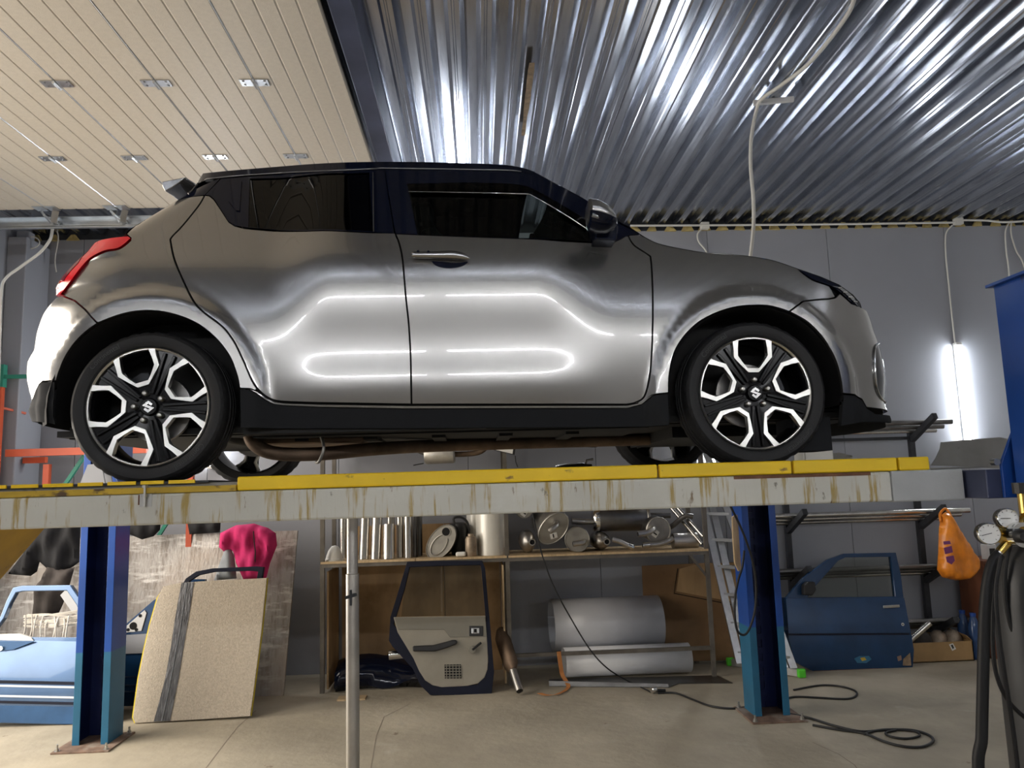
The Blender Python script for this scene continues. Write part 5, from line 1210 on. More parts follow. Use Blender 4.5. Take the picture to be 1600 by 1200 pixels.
MB().tube(LP([(292, 911), (287, 945), (281, 985), (275, 1015), (268, 1055), (261, 1090), (253, 1126)], yb-0.004, ln), 0.003, 6).build('tape_fold', 'galv_plain', bb)
yb, ln = 7.34, 0.06; n = Vector((0, 1, -ln)).normalized()
t = thing('plywood_sheet', (lean_at(1075, 1020, yb, ln).x, yb, 0), 'scratched plywood sheet leaning on the wall behind the ladder', 'board')
MB().prism(LP([(1003, 884), (1095, 880), (1165, 878), (1170, 1031), (1010, 1035)], yb, ln), n*0.015).build('board', 'wood_dark', t)
MB().tube(LP([(1059, 888), (1053, 927), (1160, 948)], yb-0.001, ln), 0.004, 6).build('crack', 'black_void', t)
# light patch boards fixed in front of it
MB().prism(LP([(1062, 889), (1095, 880), (1164, 879), (1166, 944), (1057, 924)], yb-0.006, ln), n*0.006).build('lighter_board', 'wood_ply', t)
# ------------------------------------------------------------------ rolls of sheet under the shelf
def roll(name, pl, pr_, r, turns, mt, label, sag=1.0, start=0.3):
    pl, pr_ = Vector(pl), Vector(pr_); ax = (pr_-pl).normalized(); u = Vector((0, 0, 1)); w = ax.cross(u); rows = []
    for k in range(61):
        a = start+turns*2*math.pi*k/60; rr = r*(1-0.05*k/60*turns)
        d = u*math.cos(a)*rr*sag+w*math.sin(a)*rr
        rows.append([pl+d+ax*(0.012*math.sin(a)), pr_+d])
    o = MB().grid(rows).build(name, mt, smooth=60, solid=0.003); tag(o, label, 'sheet roll', 'rolled sheets under the shelf'); return o
zf = 0.0
pl, pr_ = at(862, 985, 7.34), at(1030, 968, 7.34); r = 0.252; pl.z = pr_.z = 0.41
roll('sheet_roll', pl, pr_, r, 1.05, 'roll_grey', 'large grey roll of sheet under the right half of the shelf', 0.93, -1.7)
pl, pr_ = at(881, 1034, 7.05), at(1077, 1030, 7.05); r = 0.128; pl.z = pr_.z = r+0.012
roll('sheet_roll', pl, pr_, r, 1.6, 'roll_white', 'small white roll of sheet lying in front of the large grey roll', 1.0, 0.6)
fp = [at_z(858, 1062), at_z(858, 1073), at_z(1045, 1075), at_z(1060, 1069), at_z(1145, 1068), at_z(1120, 1056)]
m = MB().prism([p+Vector((0, 0, 0.002)) for p in fp], (0, 0, 0.004)); m.prism([fp[1]+Vector((0, 0, 0.002)), fp[2]+Vector((0, 0, 0.002)), fp[2]+Vector((0, 0.01, 0.03)), fp[1]+Vector((0, 0.01, 0.045))], (0, 0.004, 0))
tag(m.build('floor_sheet', 'steel_dark'), 'bent grey sheet of metal lying on the floor under the white roll', 'metal sheet')
st = [lean_at(873, 1018, 6.85, 0), at(876, 1040, 6.85), at(879, 1055, 6.84), at_z(888, 1073, 0.012), at_z(872, 1084, 0.012), at_z(855, 1086, 0.012), at_z(843, 1083, 0.02)]
st[0].z += 0.0
rows = [[p+Vector((-0.018, -0.004, 0)), p+Vector((0.018, 0.004, 0))] for p in smooth_path(st, 6)]
tag(MB().grid(rows).build('ratchet_strap', 'strap_orange', solid=0.003), 'orange webbing strap hanging from the shelf rail onto the floor', 'strap')
# dark bumper pieces and an exhaust under the left half of the shelf
m = MB(); rows = []
for k in range(13):
    f = k/12; x_ = -1.28+0.80*f
    rows.append([(x_, 6.92+0.10*math.sin(f*3.1), 0.004), (x_, 6.86+0.08*math.sin(f*3.1), 0.05+0.04*math.sin(f*9)), (x_, 6.90+0.05*math.sin(f*3.1), 0.15+0.03*math.sin(f*7)), (x_, 7.08, 0.22+0.05*math.sin(f*5)), (x_, 7.3, 0.20)])
tag(MB().grid(rows).build('plastic_bumper', 'car_black_gloss', smooth=60, solid=0.01), 'black plastic bumper lying on the floor left of the grey-trimmed door', 'bumper')
tag(MB().lathe([(0.02, 0), (0.045, 0.01), (0.045, 0.16), (0.03, 0.2)], (at(606, 1029, 6.86).x, 6.86, 0.30), (1, 0.05, 0.05), 18).build('exhaust_tip', 'chrome', smooth=50), 'chrome exhaust tip on the black bumper under the shelf', 'pipe')
q0, q1 = at_z(812, 1080, 0.035), at(783, 990, 6.98)
t = thing('exhaust_box', (q0.x, q0.y, 0), 'rusty exhaust box with tail pipe standing right of the grey-trimmed door', 'muffler')
d_ = (q1-q0).normalized(); MB().lathe([(0.04, 0.20), (0.085, 0.26), (0.09, 0.55), (0.05, 0.62)], q0, d_, 20, sy=0.7).build('box', 'exhaust_rusty', t, smooth=50)
MB().pipe(q0, q0+d_*0.24, 0.032, 0.004, 16).build('tail_pipe', 'steel_dull', t, smooth=40)
tag(MB().box2((at_z(532, 1087).x, 6.62, 0), (at_z(574, 1087).x, 6.74, 0.012)).build('wood_offcut', 'wood_light'), 'small wooden offcut on the floor behind the steel prop', 'wood')
# ------------------------------------------------------------------ aluminium ladder
t = thing('ladder', (at_z(1195, 1046).x, at_z(1195, 1046).y, 0), 'aluminium extension ladder with green feet leaning behind the right post', 'ladder')
base_y = 6.75
def LQ(px, py, f): return at(px, py, base_y+0.55*f)
for dx, f0_, nm in ((0, 0, 0), (14, 0.12, 1)):
    A0, A1 = LQ(1156+dx, 1037, f0_), LQ(1095+dx, 775, 1+f0_); B0, B1 = LQ(1226+dx, 1045, f0_), LQ(1128+dx, 775, 1+f0_)
    for p0, p1 in ((A0, A1), (B0, B1)):
        MB().bar(p0, p1+(p1-p0)*0.5, 0.062, 0.025, (0, 1, 0)).build('rail', 'alu', t)
    for k in range(9):
        f = 0.06+k*0.165
        MB().bar(A0.lerp(A1, f), B0.lerp(B1, f), 0.03, 0.026).build('rung', 'alu', t)
s0, s1 = at_z(1141, 1034, 0.035), at_z(1252, 1052, 0.035)
MB().bar(s0, s1, 0.03, 0.06).build('stabiliser_bar', 'alu', t)
for p in (s0, s1): MB().box((p.x, p.y, 0.036), (0.065, 0.05, 0.07)).build('foot', 'green_plastic', t, bevel=0.008)
p0, p1 = at(1146, 800, 6.0), at(1160, 895, 6.0)
poly = AP([(1144, 808), (1149, 804), (1162, 806), (1166, 850), (1167, 880), (1162, 890), (1154, 893), (1148, 880), (1145, 840)], 5.78)
tag(MB().prism(poly, (0, 0.02, 0)).build('wooden_paddle', 'wood_light', bevel=0.004), 'pale wooden slat hanging beside the right post', 'slat')
# ------------------------------------------------------------------ pipe rack on the wall, bag, box
t = thing('pipe_rack', (at(1330, 850, 7.5).x, 7.5, 0), 'black steel cantilever pipe rack on the wall right of the ladder', 'rack')
UX = [at(1228, 790, 7.52).x, at(1434, 790, 7.52).x]
LV = [at(1417, 682, 7.5).z, at(1437, 818, 7.5).z, at(1445, 902, 7.5).z, at(1455, 985, 7.5).z]
for ux in UX:
    MB().box2((ux-0.025, 7.50, 0), (ux+0.025, 7.55, 2.15)).build('upright', 'dark_steel', t)
    for z in LV:
        MB().bar((ux, 7.5, z-0.03), (ux, 7.08, z+0.17), 0.045, 0.055).build('arm', 'dark_steel', t)
for z in LV[:1]: MB().box2((UX[0], 7.5, z-0.03), (UX[1], 7.54, z+0.0)).build('cross_bar', 'dark_steel', t)
for li, z in enumerate(LV):
    for k, (yy, r) in enumerate(((7.455, 0.022), (7.39, 0.026), (7.31, 0.026))):
        zz = z-0.03+(7.5-yy)/0.42*0.20+0.034+r*1.15
        x1 = UX[1]+(0.22, 0.30, 0.10, 0.25)[li]+0.04*k
        o = MB().pipe((UX[0]-0.35-0.05*k, yy, zz), (x1, yy, zz), r, 0.003, 16).build('steel_tube', ('steel_pipe', 'steel_dark', 'steel_dark')[k] if li != 1 else 'steel_pipe', smooth=40)
        tag(o, ('front' if k == 2 else 'middle' if k == 1 else 'rear')+' steel tube on the '+('top', 'second', 'third', 'lowest')[li]+' arms of the wall rack', 'pipe', 'tubes on the wall rack')
# orange bag hanging from the second arm
tipb = Vector((UX[1], 7.08, LV[1]+0.17))
t = thing('plastic_bag', (at(1495, 905, 7.05).x, 7.05, at(1495, 905, 7.05).z), 'orange plastic carrier bag hanging from the pipe rack', 'bag')
def closed_cloth(poly_px, Y, depth, folds, mt, name, parent=None, seed=1, cell=0.025, amp=0.012):
    """hanging cloth: outline at depth Y, bulging and folded, closed at the back"""
    pts = AP(poly_px, Y); rnd = random.Random(seed)
    P2 = [(p.x, p.z) for p in pts]; V, F, E_ = cut_poly(P2, cell)
    cx = sum(p[0] for p in P2)/len(P2); bd = [Vector(p) for p in P2]; nB = len(bd)
    def dist(p):
        p = Vector(p); best = 9
        for i in range(nB):
            a, b = bd[i], bd[(i+1) % nB]; ab = b-a; tt = max(0, min(1, (p-a).dot(ab)/max(1e-9, ab.length_squared))); best = min(best, (p-a-ab*tt).length)
        return best
    ph = [rnd.uniform(0, 6) for _ in range(4)]
    m = MB(); bset = {i for e in E_ for i in e}
    fr, bk = [], []
    for i, (x_, z_) in enumerate(V):
        d_ = 0 if i in bset else dist((x_, z_)); q = min(1, d_/0.07); bul = math.sqrt(max(0, 1-(1-q)**2))
        fo = amp*(math.sin(folds*(x_*1.0+0.35*z_)+ph[0])+0.6*math.sin(folds*1.9*(x_-0.25*z_)+ph[1])+0.5*math.sin(folds*0.7*z_+ph[2]))*bul
        fr.append(len(m.v)); m.v.append(Vector((x_, Y-depth*bul+fo, z_)))
    for i, (x_, z_) in enumerate(V):
        if i in bset: bk.append(fr[i])
        else: bk.append(len(m.v)); m.v.append(Vector((x_, Y+depth*0.3*min(1, dist((x_, z_))/0.05), z_)))
    for f in F:
        m.f.append(tuple(fr[i] for i in f)); g = tuple(bk[i] for i in reversed(f))
        if any(i not in bset for i in f): m.f.append(g)
    return m.build(name, mt, parent, smooth=75)
bag = [(1470, 805), (1477, 800), (1483, 803), (1498, 827), (1516.7, 857), (1527, 873), (1528, 888.5), (1512, 905), (1493, 907), (1472, 902), (1464, 890), (1466, 862), (1467, 827)]
bo = closed_cloth(bag, 7.02, 0.10, 38, 'bag_orange', 'bag_body', t, 3, amp=0.009)
hb = [at(1471, 812, 7.0), at(1474, 800, 7.04), tipb+Vector((0.03, -0.03, 0.03)), at(1484, 806, 7.02)]
MB().tube(smooth_path([at(1470, 815, 6.99), at(1469, 803, 7.03), at(1477, 795, 7.05), at(1484, 803, 7.03), at(1487, 815, 6.99)], 5), 0.012, 8).build('bag_handle', 'bag_orange', t, smooth=60)
for q, pl_ in enumerate(([(1474, 846), (1484, 845), (1486, 850), (1475, 851)], [(1475, 856), (1487, 853), (1489, 863), (1477, 866)], [(1478, 870), (1490, 868), (1492, 876), (1487, 882), (1480, 878)])):
    MB().prism(AP(pl_, 6.905), (0, 0.004, 0)).build('bag_print', 'bag_print', bo)
# cardboard box with parts and a pipe
z0 = 0.0; bx0, bx1 = at_z(1420, 1036).x, at_z(1528, 1034).x; by = at_z(1475, 1035).y+0.02
t = thing('cardboard_box', ((bx0+bx1)/2, by+0.16, 0), 'open cardboard box on the floor right of the dark blue door', 'box')
hbx = at(1480, 1003, by).z
m = MB(); th_ = 0.008
m.box2((bx0, by, 0), (bx1, by+th_, hbx)); m.box2((bx0, by+0.34, 0), (bx1, by+0.34+th_, hbx+0.02)); m.box2((bx0, by, 0), (bx0+th_, by+0.34, hbx)); m.box2((bx1-th_, by, 0), (bx1, by+0.34, hbx)); m.box2((bx0, by, 0), (bx1, by+0.34, th_))
m.prism([(bx1, by+0.01, hbx), (bx1, by+0.33, hbx), (bx1-0.05, by+0.33, hbx+0.07), (bx1-0.05, by+0.01, hbx+0.05)], (0.006, 0, 0))
cbx = m.build('carton', 'cardboard', t)
lp_ = AP([(1483, 1007), (1489, 1005), (1494, 1014), (1488, 1017)], by-0.002)
lb_ = MB().prism(lp_, (0, 0.001, 0)).build('shipping_label', 'paper', cbx)
MB().prism(AP([(1485.5, 1008), (1488.5, 1007), (1491, 1012.5), (1488.5, 1014)], by-0.003), (0, 0.001, 0)).build('print', 'ink', lb_)
for k, (px, r, mt, lb) in enumerate(((1442, 0.085, 'cloth_brown', 'lumpy brown part lying left in the cardboard box'), (1466, 0.08, 'rust_can', 'mottled grey part in the middle of the cardboard box'), (1488, 0.085, 'rust_can', 'mottled grey part lying right in the cardboard box'))):
    x_ = at(px, 1000, by+0.17).x; m = MB(); prof = [(r*0.5, 0), (r*0.95, 0.03), (r, hbx*0.7), (r*0.85, hbx+0.03), (r*0.4, hbx+0.06), (0.001, hbx+0.065)]
    o = m.lathe(prof, (x_, by+0.17, th_+0.001), (0.05*k-0.05, 0, 1), 12).build('spare_part', mt, smooth=60); tag(o, lb, 'spare part', 'parts in the cardboard box')
p0, p1 = at(1418, 1004, by+0.03), at(1453, 973, by-0.02)
tag(MB().pipe(p0, p1, 0.028, 0.004, 16).build('steel_tube', 'steel_pipe', smooth=40), 'short bright steel tube sticking out between the blue door and the box', 'pipe')
for k, (yy, lb) in enumerate(((7.14, 'front one of two dark blue plastic bottles beside the cardboard box'), (7.30, 'rear one of two dark blue plastic bottles beside the cardboard box'))):
    x_ = bx1+0.065; t = thing('water_bottle', (x_, yy, 0), lb, 'bottle', 'blue bottles on the floor')
    MB().lathe([(0.048, 0), (0.052, 0.02), (0.052, 0.28), (0.03, 0.36), (0.022, 0.38)], (x_, yy, 0), (0, 0, 1), 16).build('body', 'bottle_blue', t, smooth=50)
    MB().cyl((x_, yy, 0.38), (x_, yy, 0.41), 0.026, 14).build('cap', 'blue_paint', t)
# brown cabinet with small packs behind the gas cylinder
cx0 = at(1538, 900, 7.1).x; cz = at(1545, 876, 7.1).z
t = thing('cabinet', (cx0+0.35, 7.3, 0), 'brown wooden cabinet behind the gas cylinder', 'cabinet')
MB().box2((cx0, 7.1, 0), (cx0+0.7, 7.5, cz-0.02)).build('carcass', 'cabinet_brown', t, bevel=0.004); MB().box2((cx0-0.01, 7.08, cz-0.02), (cx0+0.71, 7.52, cz)).build('top', 'cabinet_brown', t)
MB().box2((cx0+0.01, 7.088, 0.03), (cx0+0.345, 7.1, cz-0.03)).build('cabinet_door', 'cabinet_brown', t, bevel=0.004); MB().box2((cx0+0.355, 7.088, 0.03), (cx0+0.69, 7.1, cz-0.03)).build('cabinet_door', 'cabinet_brown', t, bevel=0.004)
for k, (a, b, h, mt, lb) in enumerate(((1538, 1553, 0.14, 'panel_light', 'pale grey boxed device on the left end of the brown cabinet'), (1566, 1580, 0.10, 'red_pack', 'red and white pack on the brown cabinet'), (1582, 1598, 0.17, 'roll_white', 'clear crumpled plastic pack on the brown cabinet'))):
    xa, xb = at(a, 865, 7.2).x, at(b, 865, 7.2).x; o = thing('small_pack', ((xa+xb)/2, 7.2, cz), lb, 'pack', 'packs on the cabinet')
    MB().box2((xa, 7.15, cz), (xb, 7.25, cz+h)).build('case', mt, o, bevel=0.008); MB().box2((xa+0.02, 7.148, cz+h*0.35), (xb-0.02, 7.15, cz+h*0.75)).build('face_label', 'paper' if k else 'ink', o)
# ------------------------------------------------------------------ gas cylinder with regulator
GY = 2.12; gc = Vector((at(1564, 980, GY).x+0.112, GY, 0)); gz = at(1600, 862, GY).z
t = thing('gas_cylinder', gc, 'dark grey worn gas cylinder at the right edge of the picture', 'gas cylinder')
MB().lathe([(0.105, 0), (0.11, 0.02), (0.11, gz-0.14), (0.104, gz-0.08), (0.085, gz-0.02), (0.055, gz+0.025), (0.035, gz+0.045), (0.03, gz+0.06)], gc, (0, 0, 1), 40).build('vessel', 'cylinder_grey', t, smooth=50)
MB().cyl(gc+Vector((0, 0, gz+0.06)), gc+Vector((0, 0, gz+0.16)), 0.02, 14).build('valve', 'brass', t, smooth=50)
MB().cyl(gc+Vector((0, 0, gz+0.16)), gc+Vector((0, 0, gz+0.19)), 0.03, 12).build('valve_wheel', 'black_plastic', t)
RY = 2.06
rc = at(1578, 834, RY); t = thing('gas_regulator', rc-Vector((0, 0, 0.05)), 'brass gas regulator with two round gauges on the gas cylinder', 'regulator')
MB().cyl(at(1570, 838, RY), gc+Vector((0, 0, gz+0.10)), 0.014, 12).build('inlet_stem', 'brass', t, smooth=50)
bdy = MB().cyl(rc+Vector((0, -0.035, 0)), rc+Vector((0, 0.03, 0)), 0.03, 24); bdy.build('body', 'brass', t, smooth=40, bevel=0.004)
MB().lathe([(0.022, -0.055), (0.033, -0.055), (0.033, -0.03), (0.022, -0.03)], rc, (0, 1, 0), 24, closed=True).build('bonnet_ring', 'chrome', t, smooth=40)
MB().lathe([(0.001, -0.09), (0.012, -0.09), (0.018, -0.08), (0.02, -0.035), (0.001, -0.035)], rc, (0.25, 1, 0.02), 16).build('adjust_knob', 'black_plastic', t, smooth=40)
MB().cyl(rc+Vector((0.01, -0.085, 0)), rc+Vector((0.05, -0.10, 0)), 0.006, 10).build('adjust_pin', 'brass', t)
for k, ((gx_, gy_), rp_, ang) in enumerate((((1545, 834), 16.5, 2.5), ((1574, 810), 15.5, 3.2))):
    g = at(gx_, gy_, RY-0.02); r = rp_/1200*(RY-0.02)*1.02; fa_ = Vector((-0.35, -1, 0.05)).normalized()
    cs = MB().lathe([(r, 0.028), (r, -0.004), (r*0.92, -0.007), (r*0.90, -0.002)], g, -fa_, 30).build('gauge_case', 'chrome' if True else 'black_plastic', t, smooth=40)
    MB().lathe([(r*1.005, 0.004), (r*1.005, 0.030), (r*0.5, 0.032)], g, -fa_, 30).build('gauge_back', 'black_plastic', cs, smooth=40)
    dl = MB().lathe([(0.0005, -0.0022), (r*0.9, -0.0022), (r*0.9, 0.0)], g, -fa_, 30).build('dial', 'gauge_face', cs)
    u_ = Vector((1, -0.35, 0)).normalized(); v_ = Vector((0, 0, 1))
    dr = u_*math.cos(ang+0.9)+v_*math.sin(ang+0.9) if k == 0 else u_*-1
    MB().bar(g+fa_*0.0032-dr*r*0.25, g+fa_*0.0032+dr*r*0.65, 0.0016, 0.001, tuple(fa_)).build('needle', 'ink', cs)
    for q in range(9):
        a_ = math.radians(-45+270*q/8); e_ = u_*math.cos(a_)+v_*math.sin(a_); MB().bar(g+fa_*0.003+e_*r*0.68, g+fa_*0.003+e_*r*0.82, 0.0012, 0.0008, tuple(fa_)).build('tick_mark', 'ink', cs)
    MB().cyl(g+fa_*-0.02, rc+Vector((0, 0, 0.0)), 0.008, 10).build('gauge_stem', 'brass', t, smooth=50)
MB().cyl(rc+Vector((-0.01, -0.005, -0.02)), at(1562, 862, RY), 0.012, 10).build('outlet', 'brass', t, smooth=50)
MB().cyl(at(1563, 860, RY), at(1556, 870, RY), 0.011, 10).build('hose_clamp', 'chrome', t, smooth=50)
def cable(name, pts, r, mt, label, cat='cable', group=None, seg=8, n=8):
    o = MB().tube(smooth_path(pts, n), r, seg).build(name, mt, smooth=70); return tag(o, label, cat, group)
hz = lambda lst, Y: [at(a, b, Y) for a, b in lst]
cable('gas_hose', hz([(1561, 866), (1552, 878), (1544, 905), (1539, 950), (1537, 1010), (1535.5, 1080), (1534, 1150), (1533, 1260)], 2.03)+[Vector((at(1533, 1260, 2.03).x, 2.0, 0.06)), Vector((at(1533, 1260, 2.03).x+0.1, 1.85, 0.016))], 0.0145, 'hose', 'thick black hose hanging from the gas regulator', 'hose')
cable('welding_lead', hz([(1566, 868), (1557, 895), (1552, 940), (1551, 1000), (1556, 1050), (1572, 1090), (1600, 1120), (1630, 1135)], 2.06), 0.0055, 'hose', 'black lead curving towards the gas cylinder behind the thick hose', 'cable', 'leads beside the gas cylinder')
cable('welding_lead', hz([(1564, 870), (1556, 920), (1560, 985), (1569, 1050), (1580, 1120), (1590, 1200), (1596, 1290)], 2.0), 0.0055, 'hose', 'black lead hanging nearly straight in front of the gas cylinder', 'cable', 'leads beside the gas cylinder')
cable('welding_lead', hz([(1640, 815), (1606, 812), (1590, 826), (1576, 860), (1570, 905), (1575, 960), (1590, 1000), (1625, 1030)], 2.09), 0.0055, 'hose', 'black lead looping over the shoulder of the gas cylinder', 'cable', 'leads beside the gas cylinder')
# ------------------------------------------------------------------ pallet rack, clothes at the left
t = thing('pallet_rack', (at(75, 900, 7.25).x, 7.25, 0), 'orange and green pallet rack against the wall at the left', 'rack')
ux = [at(75, 700, 7.1).x, at(2, 650, 7.1).x-0.9, at(296, 830, 7.1).x]
for x_ in ux[:1]+ux[2:]:
    MB().box2((x_-0.025, 7.08, 0), (x_+0.025, 7.13, 2.02 if x_ < -2 else 1.36)).build('upright', 'rack_orange', t)
MB().box2((at(1, 640, 7.1).x-0.03, 7.08, 0), (at(1, 640, 7.1).x+0.01, 7.13, at(1, 605, 7.1).z)).build('upright', 'rack_orange', t)
MB().box2((at(1, 640, 7.1).x-0.035, 7.075, at(1, 605, 7.1).z), (at(1, 640, 7.1).x+0.02, 7.135, at(1, 570, 7.1).z)).build('post_sleeve', 'rack_green', t)
bz = at(75, 706, 7.05).z
MB().box2((-4.21, 7.03, bz-0.035), (at(230, 700, 7.05).x, 7.08, bz+0.03)).build('beam', 'rack_orange', t)
MB().box2((-4.21, 7.3, bz-0.085), (at(70, 720, 7.3).x, 7.35, bz-0.03)).build('beam', 'rack_orange', t)
MB().bar(at(0, 589, 7.1), at(60, 588, 7.1), 0.03, 0.035).build('cross_brace', 'rack_green', t)
MB().bar(at(2, 637, 7.12), at(40, 646, 7.3), 0.02, 0.02).build('cross_brace', 'rack_orange', t)
MB().bar(at(132, 712, 7.2), at(100, 760, 7.2), 0.03, 0.03).build('cross_brace', 'rack_green', t)
MB().bar(at(262, 815, 7.2), at(240, 850, 7.2), 0.03, 0.03).build('cross_brace', 'rack_green', t)
ck = AP([(122, 752), (137, 726), (158, 724), (166, 751)], 4.62)
for p in (ck[0], ck[3]): p.z = 1.7575
ct = thing('wheel_chock', (ck[0].x+0.08, 4.66, 1.7575), 'pale metal wheel chock on the far runway behind the rear wheel', 'wheel chock')
MB().prism(ck, (0, 0.012, 0)).build('face_plate', 'roll_grey', ct); MB().prism([p+Vector((0, 0.09, 0)) for p in ck], (0, 0.012, 0)).build('face_plate', 'roll_grey', ct); MB().bar((ck[1]+ck[2])/2+Vector((0, 0.012, -0.03)), (ck[1]+ck[2])/2+Vector((0, 0.09, -0.03)), 0.03, 0.03).build('spacer', 'roll_grey', ct)
def cloth(name, poly, Y, folds, mt, label, cat, seed, depth=0.05, amp=0.014):
    o = closed_cloth(poly, Y, depth, folds, mt, name, None, seed, amp=amp); return tag(o, label, cat)
cloth('jacket', [(66, 815), (126, 815), (124, 878), (115, 885), (100, 893), (73, 888), (62, 878), (58, 893), (48, 900), (12, 897), (30, 873), (50, 848)], 6.72, 26, 'cloth_black', 'black jacket hanging left of the left post', 'jacket', 5, 0.07, 0.032)
cloth('trousers', [(73, 886), (100, 890), (117, 886), (109, 913), (99, 943), (91, 960), (72, 964), (50, 962), (55, 920), (67, 903)], 6.66, 24, 'cloth_brown', 'brown work trousers hanging below the black jacket', 'trousers', 8, 0.06, 0.028)
cloth('work_clothes', [(190, 812), (252, 812), (250, 828), (240, 838), (222, 843), (205, 836), (196, 834)], 6.9, 30, 'cloth_black', 'dark work clothes hanging just right of the left post under the runway', 'clothes', 11, 0.05, 0.015)
cloth('work_clothes', [(292, 812), (345, 812), (344, 832), (296, 835)], 7.05, 30, 'cloth_black', 'dark bundle of clothes hanging left of the pink hoodie', 'clothes', 12, 0.05, 0.015)
hd_ = thing('hoodie', (at(390, 903, 6.85).x, 6.85, at(390, 903, 6.85).z), 'pink hooded sweater thrown over the top of the stained sheet', 'hoodie')
closed_cloth([(344, 833), (369, 820.6), (397, 818), (419, 825), (431, 833), (433, 852), (422, 880), (416, 904), (380, 905), (370, 883), (364, 861), (350, 862), (342, 855)], 6.84, 0.08, 34, 'cloth_pink', 'fabric', hd_, 21, amp=0.02)
MB().tube(AP([(396, 830), (397, 845), (399, 862), (398, 885)], 6.745), 0.005, 6).build('zip', 'black_plastic', hd_)
closed_cloth([(358, 853), (366, 868), (370, 904), (334, 907), (343, 880), (350, 862)], 6.82, 0.05, 40, 'cloth_grey', 'grey_lining', hd_, 22, amp=0.012)
# bundle of white strips on the pale door, pale trim strip
t = thing('strip_bundle', (at(80, 990, 6.55).x, 6.55, at(80, 1000, 6.55).z), 'tangled bundle of white plastic strips behind the pale blue door', 'strips'); rn = random.Random(4)
for k in range(16):
    y_ = 958+rn.uniform(0, 18); a = at(40+rn.uniform(-4, 8), y_+rn.uniform(0, 6), 6.58); b = at(116+rn.uniform(-2, 8), y_+rn.uniform(-8, 6), 6.55); mid = (a+b)/2+Vector((0, -0.05, rn.uniform(-.02, .03)))
    MB().tube(smooth_path([a, mid, b], 4), 0.006, 5).build('strip', 'white_strips', t)
for k in range(9):
    x0 = 42+8.5*k+rn.uniform(-2, 2); MB().tube(smooth_path([at(x0, 960+rn.uniform(0, 8), 6.52), at(x0-2+rn.uniform(-3, 3), 980, 6.5), at(x0-4+rn.uniform(-3, 3), 1002, 6.5)], 4), 0.006, 5).build('strip', 'white_strips', t)
tag(MB().prism(AP([(94, 930), (104, 920), (124, 950), (122, 962), (112, 956)], 6.6), (0, 0.03, 0)).build('trim_strip', 'roll_white'), 'pale plastic trim strip standing behind the brown trousers', 'trim strip')
# ------------------------------------------------------------------ small things on the far runway
c = at(1273, 712, 4.75); t = thing('tool_case', (c.x, 4.75, 1.748), 'small dirty white case with a black handle on the far runway', 'case')
h = at(1273, 703, 4.75).z
MB().box2((at(1251, 712, 4.75).x, 4.7, 1.748), (at(1297, 712, 4.75).x, 4.86, h)).build('case_body', 'white_painted', t, bevel=0.01)
hx = at(1283, 705, 4.75).x; MB().tube(smooth_path([(hx-0.03, 4.76, h), (hx-0.02, 4.76, h+0.025), (hx+0.02, 4.76, h+0.025), (hx+0.03, 4.76, h)], 4), 0.007, 8).build('handle', 'black_plastic', t, smooth=60)
c = at(897, 726, 4.75); m = MB().lathe([(0.01, -0.12), (0.025, -0.11), (0.032, -0.05), (0.032, 0.05), (0.02, 0.08), (0.015, 0.11)], (c.x, 4.75, 1.80), (1, 0, 0.06), 16); m.tube([(c.x+0.06, 4.75, 1.80), (c.x+0.08, 4.75, 1.845), (c.x+0.12, 4.75, 1.85)], 0.008, 8); m.box2((c.x-0.08, 4.72, 1.748), (c.x+0.06, 4.78, 1.775))
tag(m.build('air_gun', 'steel_pipe', smooth=50), 'shiny metal air tool lying on the far runway under the car', 'tool')
# ------------------------------------------------------------------ cables and conduits
cy = 7.50
cable('wall_conduit', [at(985, 352.5, cy), at(1100, 352, cy), at(1290, 350.5, cy), at(1470, 348, cy), at(1490, 347.5, cy)], 0.011, 'cable_white', 'white cable conduit running along the top of the back wall', 'conduit')
cable('wall_conduit', [at(1503, 344, cy), at(1540, 344.5, cy), at(1572, 347, cy), at(1640, 343, cy), at(1700, 342, cy)], 0.011, 'cable_white', 'short white conduit along the wall top right of the junction box', 'conduit')
for px, py, lb in ((1101, 353, 'grey junction box on the wall top above the bonnet'), (1497, 346, 'grey junction box on the wall top above the lit LED batten')):
    c = at(px, py, 7.53); t = thing('junction_box', c-Vector((0, 0, 0.04)), lb, 'junction box', 'junction boxes'); MB().box(c, (0.085, 0.06, 0.07)).build('box', 'cable_white', t, bevel=0.006); MB().box(c+Vector((0, -0.032, 0)), (0.075, 0.006, 0.06)).build('lid', 'cable_white', t, bevel=0.002)
cable('lamp_cable', hz([(1488, 352), (1478, 366), (1478, 400), (1482, 440), (1487, 490), (1491, 525), (1493, 540)], 7.57), 0.008, 'cable_white', 'white cable running down to the lit LED batten', 'cable')
cable('lamp_cable', hz([(1096, 358), (1090, 366), (1092, 378), (1104, 394), (1112, 420), (1114, 470)], 7.57), 0.008, 'cable_white', 'white cable dropping from the junction box above the bonnet', 'cable')
for k, (lst, lb) in enumerate((([(1577, 348), (1571, 362), (1572, 390), (1576, 420), (1578, 460)], 'left of two white cables dropping behind the top of the tall blue post'), ([(1580, 348), (1580, 366), (1588, 392), (1598, 410), (1610, 450)], 'right of two white cables dropping behind the top of the tall blue post'))):
    cable('lamp_cable', hz(lst, 7.57), 0.008, 'cable_white', lb, 'cable', 'cables behind the tall post')
